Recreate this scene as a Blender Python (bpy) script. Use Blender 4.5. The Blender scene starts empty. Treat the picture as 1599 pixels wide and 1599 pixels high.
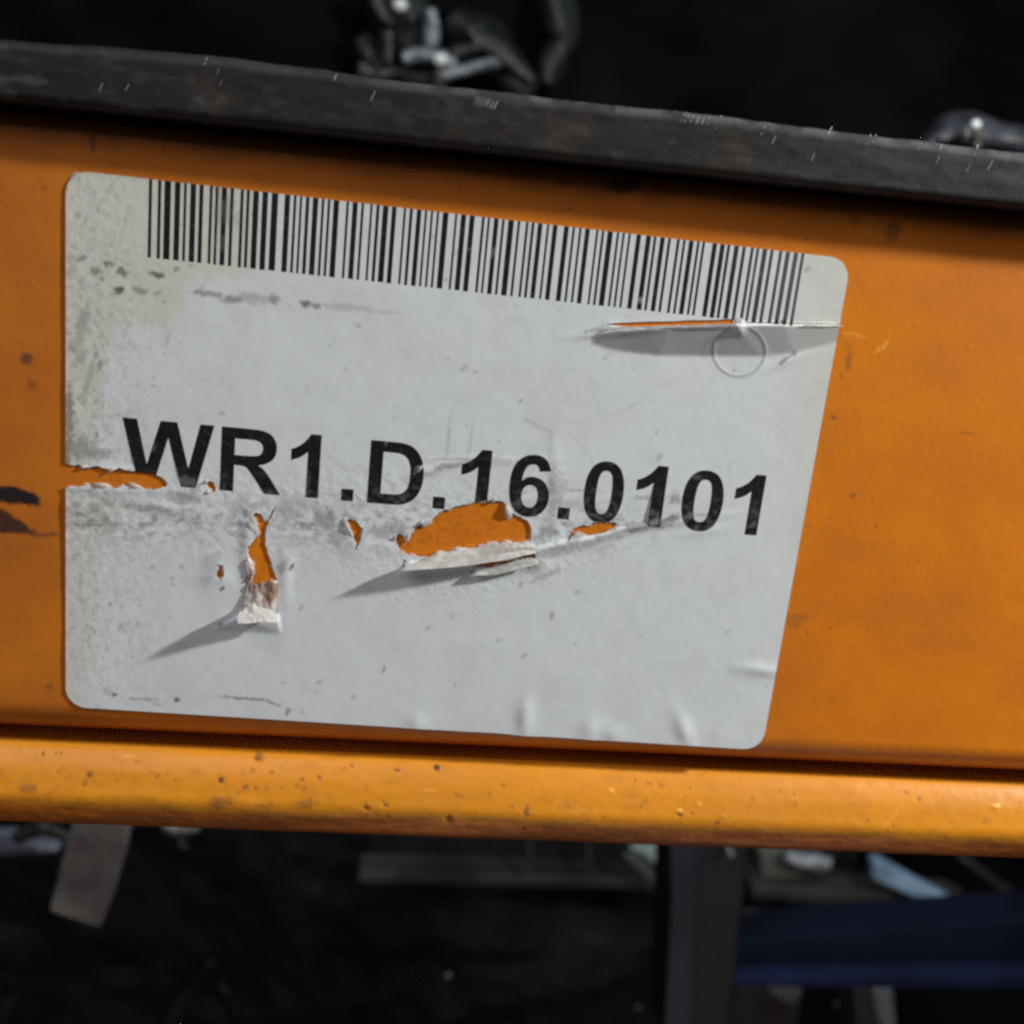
import bpy, math, random
import numpy as np
from mathutils import Vector, Matrix
from mathutils.geometry import delaunay_2d_cdt
random.seed(7); rng = np.random.default_rng(11)
sc = bpy.context.scene
COL = sc.collection
S = 0.001                                   # everything below is laid out in millimetres

# ------------------------------------------------------------------ camera
F, CX = 1579.06, 800.0
_h = np.array([0.99137625, 0.084135, 0.10047107]); _v = np.array([-0.10627571, 0.96474665, 0.24076831])
YN = np.array([-0.07667209, -0.24936961, 0.96536842])      # into the beam
_a = math.radians(-1.0)
XA = math.cos(_a)*_h + math.sin(_a)*_v                      # along the beam
ZA = math.sin(_a)*_h - math.cos(_a)*_v                      # up
D = 133.5584
M = Matrix(((XA[0], -XA[1], -XA[2], 0), (YN[0], -YN[1], -YN[2], -D*S), (ZA[0], -ZA[1], -ZA[2], 0), (0, 0, 0, 1)))
cam = bpy.data.cameras.new('camera'); camo = bpy.data.objects.new('camera', cam); COL.objects.link(camo)
camo.matrix_world = M
cam.sensor_width = 36; cam.lens = 36*F/1599; cam.clip_start = 0.005; cam.clip_end = 60
cam.dof.use_dof = True; cam.dof.focus_distance = 0.137; cam.dof.aperture_fstop = 22
sc.camera = camo

# ------------------------------------------------------------------ world, lamps, exposure
w = bpy.data.worlds.new('World'); sc.world = w; w.use_nodes = True
bg = w.node_tree.nodes['Background']; bg.inputs[0].default_value = (0.55, 0.62, 0.75, 1); bg.inputs[1].default_value = 0.045

def lamp(name, loc, target, size, sy, power, col):
    l = bpy.data.lights.new(name, 'AREA'); l.shape = 'RECTANGLE'; l.size = size; l.size_y = sy; l.energy = power; l.color = col
    o = bpy.data.objects.new(name, l); COL.objects.link(o); o.location = loc
    o.rotation_euler = (Vector(target) - Vector(loc)).to_track_quat('-Z', 'Y').to_euler()
    return o
_L = Vector((3.2, -1.0, 1.9)).normalized()
lamp('aisle_lamp', _L*.68 + Vector((.02, 0, -.03)), (0.02, 0, -0.03), .042, .032, 8.2, (.95, .97, .88))
lamp('soft_fill', (-.8, -1.3, 1.5), (0, 0, -0.03), 1.5, 1.1, 19, (1.0, .93, .90))  # unseen soft fill, added for the general light of the warehouse
lamp('floor_bounce', (0.3, -0.52, -1.4), (0, 0, 0), .9, .7, 1.8, (1.0, .74, .70))
lamp('background_fill', (0.7, 0.12, 1.5), (0.2, 0.8, -0.4), .5, .2, 6, (.74, .88, 1.0))  # unseen light added to brighten the things behind the beam
sc.view_settings.view_transform = 'Standard'; sc.view_settings.look = 'None'
sc.view_settings.exposure = 0.0; sc.view_settings.gamma = 1.0; sc.view_settings.use_curve_mapping = False
sc.render.film_transparent = False
sc.cycles.filter_width = 2.7
sc.cycles.use_denoising = False
sc.cycles.max_bounces = 6

# ------------------------------------------------------------------ geometry of the view
def un(px, py, Y=0.0):
    """point of the picture taken back to the place, Y mm behind the beam's face"""
    px = np.asarray(px, float); py = np.asarray(py, float)
    r = np.stack([px-CX, py-CX, np.full_like(px, F)], -1)
    t = (D+Y)/(r @ YN)
    return np.stack([t*(r @ XA), np.broadcast_to(np.asarray(Y, float), t.shape), t*(r @ ZA)], -1)
def proj(p):
    q = p + np.array([0, D, 0])
    c = q[..., 0:1]*XA + q[..., 1:2]*YN + q[..., 2:3]*ZA
    return CX + F*c[..., 0]/c[..., 2], CX + F*c[..., 1]/c[..., 2]
_ca, _sa = math.cos(_a), math.sin(_a)
P0 = un(103, 265)
def to_uv(px, py):
    p = un(px, py); x = p[..., 0]-P0[0]; z = p[..., 2]-P0[2]
    # h = ca*X + sa*Z ; v = sa*X - ca*Z
    return np.stack([_ca*x + _sa*z, _sa*x - _ca*z], -1)
def from_uv(u, v):
    x = _ca*u + _sa*v; z = _sa*u - _ca*v
    return np.stack([x+P0[0], np.zeros_like(x), z+P0[2]], -1)

# ------------------------------------------------------------------ numpy noise / painting
def vnoise(x, y, seed=0):
    xi = np.floor(x).astype(np.int64); yi = np.floor(y).astype(np.int64); fx = x-xi; fy = y-yi
    fx = fx*fx*(3-2*fx); fy = fy*fy*(3-2*fy)
    def hsh(a, b):
        n = (a*374761393 + b*668265263 + seed*1442695041) & 0xffffffff
        n = ((n ^ (n >> 13))*1274126177) & 0xffffffff
        return ((n ^ (n >> 16)) & 0xffff)/65535.0
    return (hsh(xi, yi)*(1-fx)+hsh(xi+1, yi)*fx)*(1-fy) + (hsh(xi, yi+1)*(1-fx)+hsh(xi+1, yi+1)*fx)*fy
def fbm(x, y, seed=0, o=4):
    s = 0; a = .5; t = 0
    for k in range(o):
        s = s + a*vnoise(x, y, seed+k*17); t += a; a *= .55; x = x*2.03; y = y*2.03
    return s/t
def sstep(a, b, x):
    t = np.clip((x-a)/(b-a), 0, 1); return t*t*(3-2*t)
def splat(px, py, lst, ragged=.5, seed=3):
    """lst of (x, y, rx, ry, angle deg, strength); soft uneven spots"""
    out = np.zeros_like(px)
    for k, (x, y, rx, ry, an, st) in enumerate(lst):
        R = max(rx, ry)*1.8
        m = (abs(px-x) < R) & (abs(py-y) < R)
        if not m.any(): continue
        dx = px[m]-x; dy = py[m]-y; c, s = math.cos(math.radians(an)), math.sin(math.radians(an))
        a = (dx*c+dy*s)/rx; b = (-dx*s+dy*c)/ry
        r = np.sqrt(a*a+b*b) + ragged*(fbm(px[m]/5.0, py[m]/5.0, seed+k)-.5)*1.6
        out[m] = np.maximum(out[m], st*(1-sstep(.45, 1.15, r)))
    return out
def in_poly(px, py, poly):
    ins = np.zeros(px.shape, bool); n = len(poly)
    for i in range(n):
        x1, y1 = poly[i]; x2, y2 = poly[(i+1) % n]
        if y1 == y2: continue
        c = ((y1 > py) != (y2 > py)) & (px < (x2-x1)*(py-y1)/(y2-y1)+x1)
        ins ^= c
    return ins
def soft_poly(px, py, poly, soft=6, wob=6, seed=5):
    """1 inside, ragged border"""
    qx = px + wob*(fbm(px/9, py/9, seed)-.5)*2; qy = py + wob*(fbm(px/9, py/9, seed+9)-.5)*2
    s = np.zeros_like(px)
    for dx, dy in ((0, 0), (soft, 0), (-soft, 0), (0, soft), (0, -soft), (soft*.5, soft*.5), (-soft*.5, -soft*.5)):
        s += in_poly(qx+dx, qy+dy, poly)
    return s/7

# ------------------------------------------------------------------ object helpers
def tag(o, label=None, cat=None, group=None, kind=None):
    if label: o['label'] = label
    if cat: o['category'] = cat
    if group: o['group'] = group
    if kind: o['kind'] = kind
    return o
def empty(name, loc=(0, 0, 0)):
    o = bpy.data.objects.new(name, None); COL.objects.link(o); o.location = loc; o.empty_display_size = .01
    return o
def npmesh(name, V, Fc, mat, parent=None, attrs=None, normals=None, smooth=True):
    """V in mm"""
    V = np.asarray(V, np.float32)*S; Fc = np.asarray(Fc, np.int32)
    me = bpy.data.meshes.new(name); k = Fc.shape[1]
    off = np.zeros(3, np.float32)
    if parent is not None: off = np.array(parent_world(parent), np.float32)
    me.vertices.add(len(V)); me.vertices.foreach_set('co', (V-off).ravel())
    me.loops.add(Fc.size); me.loops.foreach_set('vertex_index', Fc.ravel())
    me.polygons.add(len(Fc)); me.polygons.foreach_set('loop_start', np.arange(0, Fc.size, k, dtype=np.int32))
    me.polygons.foreach_set('loop_total', np.full(len(Fc), k, np.int32))
    me.update(calc_edges=True)
    me.polygons.foreach_set('use_smooth', np.full(len(Fc), smooth))
    for an, av in (attrs or {}).items():
        a = me.attributes.new(an, 'FLOAT', 'POINT'); a.data.foreach_set('value', np.asarray(av, np.float32).ravel())
    if normals is not None:
        me.normals_split_custom_set_from_vertices([tuple(n) for n in normals])
    me.materials.append(mat)
    o = bpy.data.objects.new(name, me); COL.objects.link(o)
    if parent is not None: o.parent = parent
    return o
def parent_world(p):
    v = Vector((0, 0, 0))
    while p is not None: v += p.location; p = p.parent
    return v
def grid_faces(nr, nc):
    i = np.arange(nr*nc).reshape(nr, nc)
    return np.stack([i[:-1, :-1].ravel(), i[1:, :-1].ravel(), i[1:, 1:].ravel(), i[:-1, 1:].ravel()], -1)
def prism(name, pts, Y, th, mat, parent=None, bevel=.6, wob=0, sub=0):
    """outline in picture points laid at depth Y, th mm thick; a solid board / plate / box"""
    pts = np.array(pts, float)
    f = un(pts[:, 0], pts[:, 1], Y)
    n = len(pts)
    if np.sum(f[:, 0]*np.roll(f[:, 2], -1)-np.roll(f[:, 0], -1)*f[:, 2]) < 0: f = f[::-1]
    b = f.copy(); b[:, 1] += th
    V = [tuple(p) for p in f]+[tuple(p) for p in b]
    Fs = [list(range(n)), list(range(2*n-1, n-1, -1))]+[[i, i+n, (i+1) % n+n, (i+1) % n] for i in range(n)]
    me = bpy.data.meshes.new(name)
    off = np.array(parent_world(parent)) if parent is not None else np.zeros(3)
    me.from_pydata([tuple(np.array(p)*S-off) for p in V], [], Fs); me.update(); me.materials.append(mat)
    o = bpy.data.objects.new(name, me); COL.objects.link(o)
    if parent is not None: o.parent = parent
    if bevel:
        m = o.modifiers.new('bevel', 'BEVEL'); m.width = bevel*S; m.segments = 3; m.limit_method = 'ANGLE'
    return o

# ------------------------------------------------------------------ materials
def new_mat(name):
    m = bpy.data.materials.new(name); m.use_nodes = True; nt = m.node_tree
    return m, nt, nt.nodes['Principled BSDF']
def N(nt, t, **k):
    n = nt.nodes.new(t)
    for a, b in k.items():
        if a.startswith('i_'): n.inputs[int(a[2:]) if a[2:].isdigit() else a[2:].replace('_', ' ')].default_value = b
        else: setattr(n, a, b)
    return n
def mixc(nt, fac, a, b):
    n = nt.nodes.new('ShaderNodeMix'); n.data_type = 'RGBA'
    for s_, v in ((0, fac), (6, a), (7, b)):
        if hasattr(v, 'is_linked') or hasattr(v, 'links'): nt.links.new(v, n.inputs[s_])
        else: n.inputs[s_].default_value = v if s_ == 0 else (*v, 1)
    return n.outputs[2]
def attr(nt, name):
    return N(nt, 'ShaderNodeAttribute', attribute_name=name).outputs['Fac']
def noise(nt, scale, detail=4, rough=.55, stretch=None):
    tc = nt.nodes.new('ShaderNodeTexCoord'); n = N(nt, 'ShaderNodeTexNoise'); n.inputs['Scale'].default_value = scale
    n.inputs['Detail'].default_value = detail; n.inputs['Roughness'].default_value = rough
    if stretch:
        mp = nt.nodes.new('ShaderNodeMapping'); mp.inputs['Scale'].default_value = stretch
        nt.links.new(tc.outputs['Object'], mp.inputs['Vector']); nt.links.new(mp.outputs[0], n.inputs['Vector'])
    else: nt.links.new(tc.outputs['Object'], n.inputs['Vector'])
    return n.outputs['Fac']
def ramp(nt, src, a, b, lo=0., hi=1.):
    n = nt.nodes.new('ShaderNodeMapRange'); n.interpolation_type = 'SMOOTHSTEP'
    nt.links.new(src, n.inputs[0])
    for i, v in enumerate((a, b, lo, hi)): n.inputs[i+1].default_value = v
    return n.outputs[0]
def math_(nt, op, a, b):
    n = nt.nodes.new('ShaderNodeMath'); n.operation = op
    for i, v in enumerate((a, b)):
        if hasattr(v, 'links'): nt.links.new(v, n.inputs[i])
        else: n.inputs[i].default_value = v
    return n.outputs[0]
def bump(nt, bs, src, dist, strength=1.0, prev=None):
    n = nt.nodes.new('ShaderNodeBump'); n.inputs['Strength'].default_value = strength; n.inputs['Distance'].default_value = dist
    nt.links.new(src, n.inputs['Height'])
    if prev is not None: nt.links.new(prev, n.inputs['Normal'])
    if bs is not None: nt.links.new(n.outputs[0], bs.inputs['Normal'])
    return n.outputs[0]

# orange paint
ORANGE, nt, bs = new_mat('orange_rack_paint')
n1 = noise(nt, 60, 5); n2 = noise(nt, 700, 3)
c = mixc(nt, ramp(nt, n1, .3, .7), (.72, .212, .010), (.62, .168, .008))
c = mixc(nt, attr(nt, 'lit_gold'), c, (.64, .235, .012))  # lit front of the lip painted yellower, lamp light put into the colour
c = mixc(nt, ramp(nt, n2, .62, .78, 0, .35), c, (.25, .06, .01))
c = mixc(nt, attr(nt, 'grime_shade'), c, (.12, .045, .022))
c = mixc(nt, attr(nt, 'bare'), c, (.020, .012, .014))
c = mixc(nt, attr(nt, 'chip'), c, (.95, .50, .10))
nt.links.new(c, bs.inputs['Base Color'])
nt.links.new(math_(nt, 'ADD', ramp(nt, n1, .2, .8, .36, .5), math_(nt, 'MULTIPLY', attr(nt, 'grime_shade'), .35)), bs.inputs['Roughness'])
nt.links.new(math_(nt, 'MULTIPLY_ADD', attr(nt, 'grime_shade'), -.35), bs.inputs['Coat Weight']); bs.inputs['Coat Weight'].links[0].from_node.inputs[2].default_value = .22
bs.inputs['Coat Roughness'].default_value = .25; bs.inputs['Specular IOR Level'].default_value = .3
b1 = bump(nt, None, noise(nt, 900, 3), .00006, .6)
b2 = bump(nt, bs, noise(nt, 120, 3), .0003, .35, b1)

# label paper
PAPER, nt, bs = new_mat('label_paper')
n1 = noise(nt, 110, 5)
c = mixc(nt, ramp(nt, n1, .3, .7), (.665, .70, .755), (.64, .675, .73))
c = mixc(nt, attr(nt, 'yellow'), c, (.58, .57, .48))
c = mixc(nt, attr(nt, 'dirt'), c, (.075, .066, .055))
nt.links.new(c, bs.inputs['Base Color']); bs.inputs['Roughness'].default_value = .5
bs.inputs['Specular IOR Level'].default_value = .35
b1 = bump(nt, None, noise(nt, 1600, 2), .00002, .3)
b2 = bump(nt, bs, noise(nt, 160, 4), .0001, .10, b1)
# print
INK, nt, bs = new_mat('black_print')
c = mixc(nt, ramp(nt, noise(nt, 1500, 3), .62, .85, 0, .5), (.008, .009, .011), (.022, .022, .022))
c = mixc(nt, attr(nt, 'wear'), c, (.30, .30, .30))
nt.links.new(c, bs.inputs['Base Color']); bs.inputs['Roughness'].default_value = .45
bs.inputs['Specular IOR Level'].default_value = .3
# torn inside of the paper
TORN, nt, bs = new_mat('torn_paper_edge')
c = mixc(nt, ramp(nt, noise(nt, 500, 4), .35, .65), (.76, .75, .74), (.54, .51, .50))
nt.links.new(c, bs.inputs['Base Color']); bs.inputs['Roughness'].default_value = .6
bump(nt, bs, noise(nt, 900, 4), .00012, .7)
_tr = nt.nodes.new('ShaderNodeBsdfTranslucent'); _tr.inputs[0].default_value = (.85, .84, .82, 1); _mx = nt.nodes.new('ShaderNodeMixShader'); _mx.inputs[0].default_value = .48
nt.links.new(bs.outputs[0], _mx.inputs[1]); nt.links.new(_tr.outputs[0], _mx.inputs[2]); nt.links.new(_mx.outputs[0], nt.nodes['Material Output'].inputs['Surface'])
# glue film left where the paper came away
GLUE, nt, bs = new_mat('glue_residue')
nz = noise(nt, 420, 4)
c = mixc(nt, ramp(nt, nz, .38, .62), (.30, .19, .15), (.52, .47, .47))
nt.links.new(c, bs.inputs['Base Color']); bs.inputs['Roughness'].default_value = .35
bump(nt, bs, noise(nt, 700, 3), .0002, .8)
# dark steel
STEEL, nt, bs = new_mat('dark_scuffed_steel')
n1 = noise(nt, 45, 5); n2 = noise(nt, 600, 4, .65)
c = mixc(nt, ramp(nt, n1, .35, .65), (.0095, .0092, .0120), (.0070, .0067, .0085))
c = mixc(nt, ramp(nt, noise(nt, 90, 5), .55, .75, 0, .6), c, (.050, .030, .018))
c = mixc(nt, ramp(nt, n2, .55, .8, 0, .4), c, (.03, .029, .029))
c = mixc(nt, attr(nt, 'scuff_pale'), c, (.13, .125, .125))
c = mixc(nt, attr(nt, 'pit'), c, (.008, .006, .005))
nt.links.new(c, bs.inputs['Base Color']); bs.inputs['Roughness'].default_value = .62; bs.inputs['Metallic'].default_value = .25
b1 = bump(nt, None, n2, .00007, .4); bump(nt, bs, noise(nt, 150, 4), .0003, .25, b1)
STREAK, nt, bs = new_mat('highlight_streak_metal')
bs.inputs['Base Color'].default_value = (.55, .54, .52, 1); bs.inputs['Roughness'].default_value = .4; bs.inputs['Metallic'].default_value = .3

def plain(name, col, col2=None, rough=.6, scale=20, bd=.001, spec=.5, metal=0, trans=0, stretch=None, bscale=None):
    m, nt, bs = new_mat(name)
    if col2 is None: col2 = tuple(v*.6 for v in col)
    c = mixc(nt, ramp(nt, noise(nt, scale, 5), .35, .68), col, col2); nt.links.new(c, bs.inputs['Base Color'])
    bs.inputs['Roughness'].default_value = rough; bs.inputs['Metallic'].default_value = metal
    bs.inputs['Specular IOR Level'].default_value = spec; bs.inputs['Transmission Weight'].default_value = trans
    bump(nt, bs, noise(nt, bscale or scale*2.5, 4, .6, stretch), bd, .8)
    return m
BLACKFILM = plain('black_stretch_film', (.0055, .0058, .0066), (.002, .0022, .0026), .75, 6, .006, .015, bscale=14)
LITFILM = plain('lit_film_fold', (.34, .39, .45), (.10, .12, .14), .35, 25, .002)
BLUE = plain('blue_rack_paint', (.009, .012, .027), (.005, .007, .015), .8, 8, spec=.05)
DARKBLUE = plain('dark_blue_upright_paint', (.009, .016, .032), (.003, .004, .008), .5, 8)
DARK = plain('dark_metal', (.007, .008, .011), (.004, .0045, .006), .6, 12)
PALEBLUE = plain('pale_blue_plastic', (.36, .54, .76), (.20, .32, .46), .5, 20)
CARTON = plain('pale_carton', (.20, .20, .20), (.09, .09, .09), .7, 18)
WORN = plain('worn_painted_strip', (.60, .60, .52), (.20, .17, .18), .7, 22)
LILAC = plain('lilac_film', (.13, .13, .19), (.06, .06, .09), .5, 18)
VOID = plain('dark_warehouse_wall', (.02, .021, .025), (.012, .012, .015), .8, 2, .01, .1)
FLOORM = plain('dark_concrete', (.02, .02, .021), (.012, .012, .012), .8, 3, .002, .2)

# ------------------------------------------------------------------ setting behind: shell of the warehouse bay
def box(name, x0, x1, y0, y1, z0, z1, mat, parent=None, bevel=0):
    V = [(x, y, z) for x in (x0, x1) for y in (y0, y1) for z in (z0, z1)]
    Fs = [(0, 1, 3, 2), (4, 6, 7, 5), (0, 4, 5, 1), (2, 3, 7, 6), (0, 2, 6, 4), (1, 5, 7, 3)]
    me = bpy.data.meshes.new(name); me.from_pydata([tuple(np.array(v)*S) for v in V], [], Fs); me.update(); me.materials.append(mat)
    o = bpy.data.objects.new(name, me); COL.objects.link(o)
    if parent is not None: o.parent = parent; o.location = -parent_world(parent)
    if bevel:
        m = o.modifiers.new('bevel', 'BEVEL'); m.width = bevel*S; m.segments = 3
    return o
tag(box('wall', -4000, 4500, 3400, 3500, -1700, 2600, VOID), kind='structure')
tag(box('floor', -4000, 4500, -2500, 3400, -1800, -1700, FLOORM), kind='structure')

# ------------------------------------------------------------------ BEAM
beam = empty('rack_beam', (0, 0, -.085))
tag(beam, 'orange painted steel rack beam with rolled lower lip carrying the torn white label', 'rack beam')
prof = []
def add(y, z):
    prof.append((y, z))
for y in np.linspace(45, 3, 8): add(y, 11.9)
for t in np.linspace(0, 90, 12)[1:]: add(2.6-2.6*math.sin(math.radians(t)), 9.3+2.6*math.cos(math.radians(t)))
for z in np.arange(9.0, -65.0, -.32): add(0, z)
for t in np.linspace(0, 88, 30): 
    r = math.radians(t); add(9.*(1-math.cos(r)), -65.1-6.7*math.sin(r))
for z in (-72.5, -73.4): add(9.2, z)
_lp = np.array([(9.3, -75.4), (8.4, -75.1), (6.8, -74.4), (5.2, -73.5), (3.7, -72.75), (2.3, -73.4), (.8, -75.4), (-.25, -77.7), (-.75, -79.2), (-.55, -80.7), (.1, -82.5), (.9, -84.1), (2.1, -85.1), (4.2, -85.4), (6.5, -85.4)])
for i in range(1, len(_lp)-2):                            # rolled lip: Catmull-Rom through its section
    for t in np.arange(0, 1, .14):
        a, b, c, d = _lp[i-1:i+3]; q = .5*((2*b)+(-a+c)*t+(2*a-5*b+4*c-d)*t*t+(-a+3*b-3*c+d)*t**3); add(q[0], q[1])
for y in np.linspace(8, 45, 6): add(y, -85.4)
prof = np.array(prof)
xs = np.concatenate([np.linspace(-900, -66, 8)[:-1], np.arange(-66, 106, .34), np.linspace(106, 1000, 8)])
nr, nc = len(xs), len(prof)
V = np.zeros((nr, nc, 3)); V[..., 0] = xs[:, None]; V[..., 1] = prof[None, :, 0]; V[..., 2] = prof[None, :, 1]
px, py = proj(V)
# small dents, nibs and pits pressed into the lip (y px range of the lip)
dn = np.gradient(prof, axis=0); nrm = np.stack([-(-dn[:, 1]), -dn[:, 0]], -1); nrm /= np.linalg.norm(nrm, axis=1, keepdims=True)
# orientation: profile runs top->bottom on the front (dz<0): outward normal = (-y)
nrm = np.stack([dn[:, 1], -dn[:, 0]], -1); nrm /= np.linalg.norm(nrm, axis=1, keepdims=True)
nibs = [(955, 1237, 5, 4, 0, 1), (915, 1235, 4, 3, 0, .7), (1062, 1269, 7, 5, 20, 1), (1090, 1258, 8, 3, -25, 1), (1130, 1276, 7, 4, 0, .8),
        (1555, 1260, 9, 4, -10, 1), (835, 1230, 4, 3, 0, .5), (890, 1256, 6, 5, 0, .5), (1245, 1256, 6, 5, 0, .5), (60, 1176, 4, 4, 0, .6), (35, 1172, 5, 4, 0, .6),
        (102, 1172, 4, 3, 0, .5), (820, 1268, 8, 14, 10, .6), (1515, 545, 4, 3, 0, .4)]
pits = [(140, 1210, 7, 5, -20, 1), (132, 1222, 4, 10, 20, .6), (345, 1219, 6, 5, 0, 1), (404, 1180, 8, 9, 0, .7), (498, 1215, 4, 5, 0, 1), (550, 1196, 4, 4, 0, 1),
        (620, 1203, 6, 4, 0, 1), (682, 1199, 6, 6, 0, 1.), (572, 1262, 7, 5, 0, 1), (602, 1258, 4, 4, 0, 1), (822, 1268, 5, 14, 5, .8), (700, 1280, 7, 9, 0, .7),
        (245, 1213, 5, 5, 0, .6), (90, 1206, 4, 4, 0, .6), (1062, 1274, 5, 3, 0, .8), (1045, 1190, 9, 3, 0, .5), (1092, 1210, 4, 3, 0, .4), (785, 1228, 4, 3, 0, .7), (440, 1232, 4, 4, 0, .5)]
disp = .12*splat(px, py, nibs, .7) - .16*splat(px, py, pits, .9)
lip = ((prof[:, 1] < -73) & (prof[:, 1] > -86))[None, :]
disp = disp + lip*(.16*(fbm(V[..., 0]/10, V[..., 2]/3, 5, 3)-.5) + .06*(fbm(V[..., 0]/1.5, V[..., 2]/1.2, 8, 3)-.5))
disp += .06*(fbm(V[..., 0]/30, V[..., 2]/22, 15, 3)-.5)*(prof[:, 0] < 1)[None, :]*(prof[:, 1] > -70)[None, :]
V[..., 1] += disp*nrm[None, :, 0]; V[..., 2] += disp*nrm[None, :, 1]
grime_shade = splat(px, py, [(145, 222, 8, 20, 0, .75), (882, 287, 16, 8, 0, .7), (975, 287, 42, 17, -5, .9), (1040, 305, 20, 8, 0, .4), (1148, 316, 16, 9, 0, .5), (1336, 344, 14, 10, 0, .6),
                       (1395, 362, 17, 24, 15, .7), (1372, 352, 12, 14, 0, .4), (42, 561, 12, 13, 0, .9), (50, 601, 12, 12, 0, .6), (32, 534, 10, 10, 0, .4), (70, 517, 8, 14, 30, .3), (77, 1072, 9, 8, 0, .6), (78, 1084, 6, 10, 0, .4),
                       (68, 835, 36, 5, 0, .8), (1245, 965, 26, 9, 0, .35), (1240, 975, 15, 12, 0, .3), (1350, 965, 40, 5, 0, .18), (98, 400, 5, 45, 0, .5), (98, 640, 5, 70, 0, .3), (1325, 565, 7, 20, 10, .5),
                       (230, 245, 8, 14, 0, .3), (400, 275, 10, 14, -40, .35), (1325, 540, 10, 7, 0, .3)])
grime_shade = np.maximum(grime_shade, .85*splat(px, py, pits, .4)*sstep(.2, .6, fbm(px/3, py/3, 77)+.3))
grime_shade = np.maximum(grime_shade, splat(px, py, [(45, 1232, 16, 10, 0, .5), (345, 1255, 22, 12, 0, .55), (480, 1255, 18, 9, 0, .5), (410, 1258, 20, 6, 0, .4), (335, 1268, 14, 16, 0, .35), (890, 1258, 20, 12, 0, .25)], .8))
# long fine scratches in the paint
scr = []
for k in range(46):
    x, y = random.uniform(-20, 1600), random.uniform(420, 1130)
    if random.random() < .45: y = 1160+.047*x+random.uniform(5, 95)
    scr.append((x, y, random.uniform(8, 34), random.uniform(.8, 1.5), random.choice([random.gauss(4, 5), random.gauss(-40, 12)]), random.uniform(.2, .55)))
grime_shade = np.maximum(grime_shade, splat(px, py, scr[::2]+[(690, 830, 70, 1.2, -12, .25), (740, 800, 30, 1.2, 20, .25), (410, 880, 18, 1.0, 60, .3), (170, 748, 60, 1.3, 2, .3)], .7))
grime_shade = np.maximum(grime_shade, .30*sstep(.5, .72, fbm(px/6, py/5, 87))*in_poly(px, py, [(90, 715), (1000, 780), (1000, 960), (300, 960), (90, 780)]))
# fine specks scattered over face and lip
sp = []
for k in range(230):
    x = random.uniform(0, 1599)
    if random.random() < .62: y = 1155+x*.047+random.uniform(15, 110)
    else: y = random.choice([random.uniform(190, 300)+x*.097, random.uniform(300, 1130)])
    r = random.uniform(1.4, 4.2); sp.append((x, y, r, r*random.uniform(.6, 1.6), random.uniform(0, 90), random.uniform(.25, .8)))
grime_shade = np.maximum(grime_shade, splat(px, py, sp, .6))
# blotchy grime and painted shade on the lip's lower half, which turns under
z_ = V[..., 2]
grime_shade = np.maximum(grime_shade, (.16+.38*sstep(.38, .66, fbm(V[..., 0]/9, z_/1.6, 31)))*sstep(-79.6, -81.2, z_+.8*(fbm(V[..., 0]/8, z_*0, 33)-.5))*(z_ > -86))
grime_shade = np.maximum(grime_shade, .10*sstep(.40, .65, fbm(V[..., 0]/26, z_/9, 41)))
grime_shade = np.maximum(grime_shade, (.16+.30*fbm(V[..., 0]/12, z_/6, 47))*(1-sstep(40, 260, px))*(z_ > -72))
grime_shade = np.maximum(grime_shade, lip*.17*sstep(.50, .78, fbm(V[..., 0]/3.2, z_/1.3, 48, 5)))
grime_shade = np.maximum(grime_shade, .26*sstep(3.2, 6.5, z_ + 3*(fbm(V[..., 0]/9, z_/4, 45)-.5))*(.6+.6*fbm(V[..., 0]/5, z_/3, 46))*(prof[:, 0] < 6)[None, :])  # dust under the rail plus its shadow band, darkened in the paint
grime_shade = np.maximum(grime_shade, .45*sstep(6.5, 10.5, z_ + 5*(fbm(V[..., 0]/4, z_/3, 44)-.5))*(prof[:, 0] < 6)[None, :])
bare = np.maximum.reduce([soft_poly(px, py, [(-40, 760), (20, 760), (48, 767), (66, 780), (62, 792), (30, 788), (-40, 782)], 2, 4),
                          .9*soft_poly(px, py, [(-40, 788), (8, 796), (30, 812), (56, 831), (40, 834), (-40, 832)], 2, 4)])
bare = np.maximum(bare, splat(px, py, [(975, 296, 22, 9, 0, .6), (403, 1186, 7, 5, 0, .6), (682, 1198, 5, 5, 0, .8), (345, 1220, 5, 4, 0, .7)], .7))
chip = splat(px, py, [(a_, b_, c_, d_, e_, f_*.6) for a_, b_, c_, d_, e_, f_ in scr[1::2]]+[(1382, 540, 3, 13, 35, .55), (1372, 546, 3, 10, 35, .5), (1345, 527, 9, 3, 0, .3), (1330, 522, 14, 3, 5, .35), (1062, 1265, 5, 2, -30, .7), (1092, 1255, 7, 1.8, -30, .8), (955, 1234, 4, 2, -40, .8), (1556, 1258, 8, 2.5, -5, .8), (130, 727, 3, 3, 0, 0)], .4)
body = npmesh('beam_body', V.reshape(-1, 3), grid_faces(nr, nc), ORANGE, beam, dict(grime_shade=grime_shade, bare=bare, chip=chip, lit_gold=(z_ < -72.5)*(z_ > -81)*(prof[:, 0] < 4.2)[None, :]*1.0))
# back web of the box section
box('beam_back', -900, 1000, 44.6, 47, -86, 12, ORANGE, beam)

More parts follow.
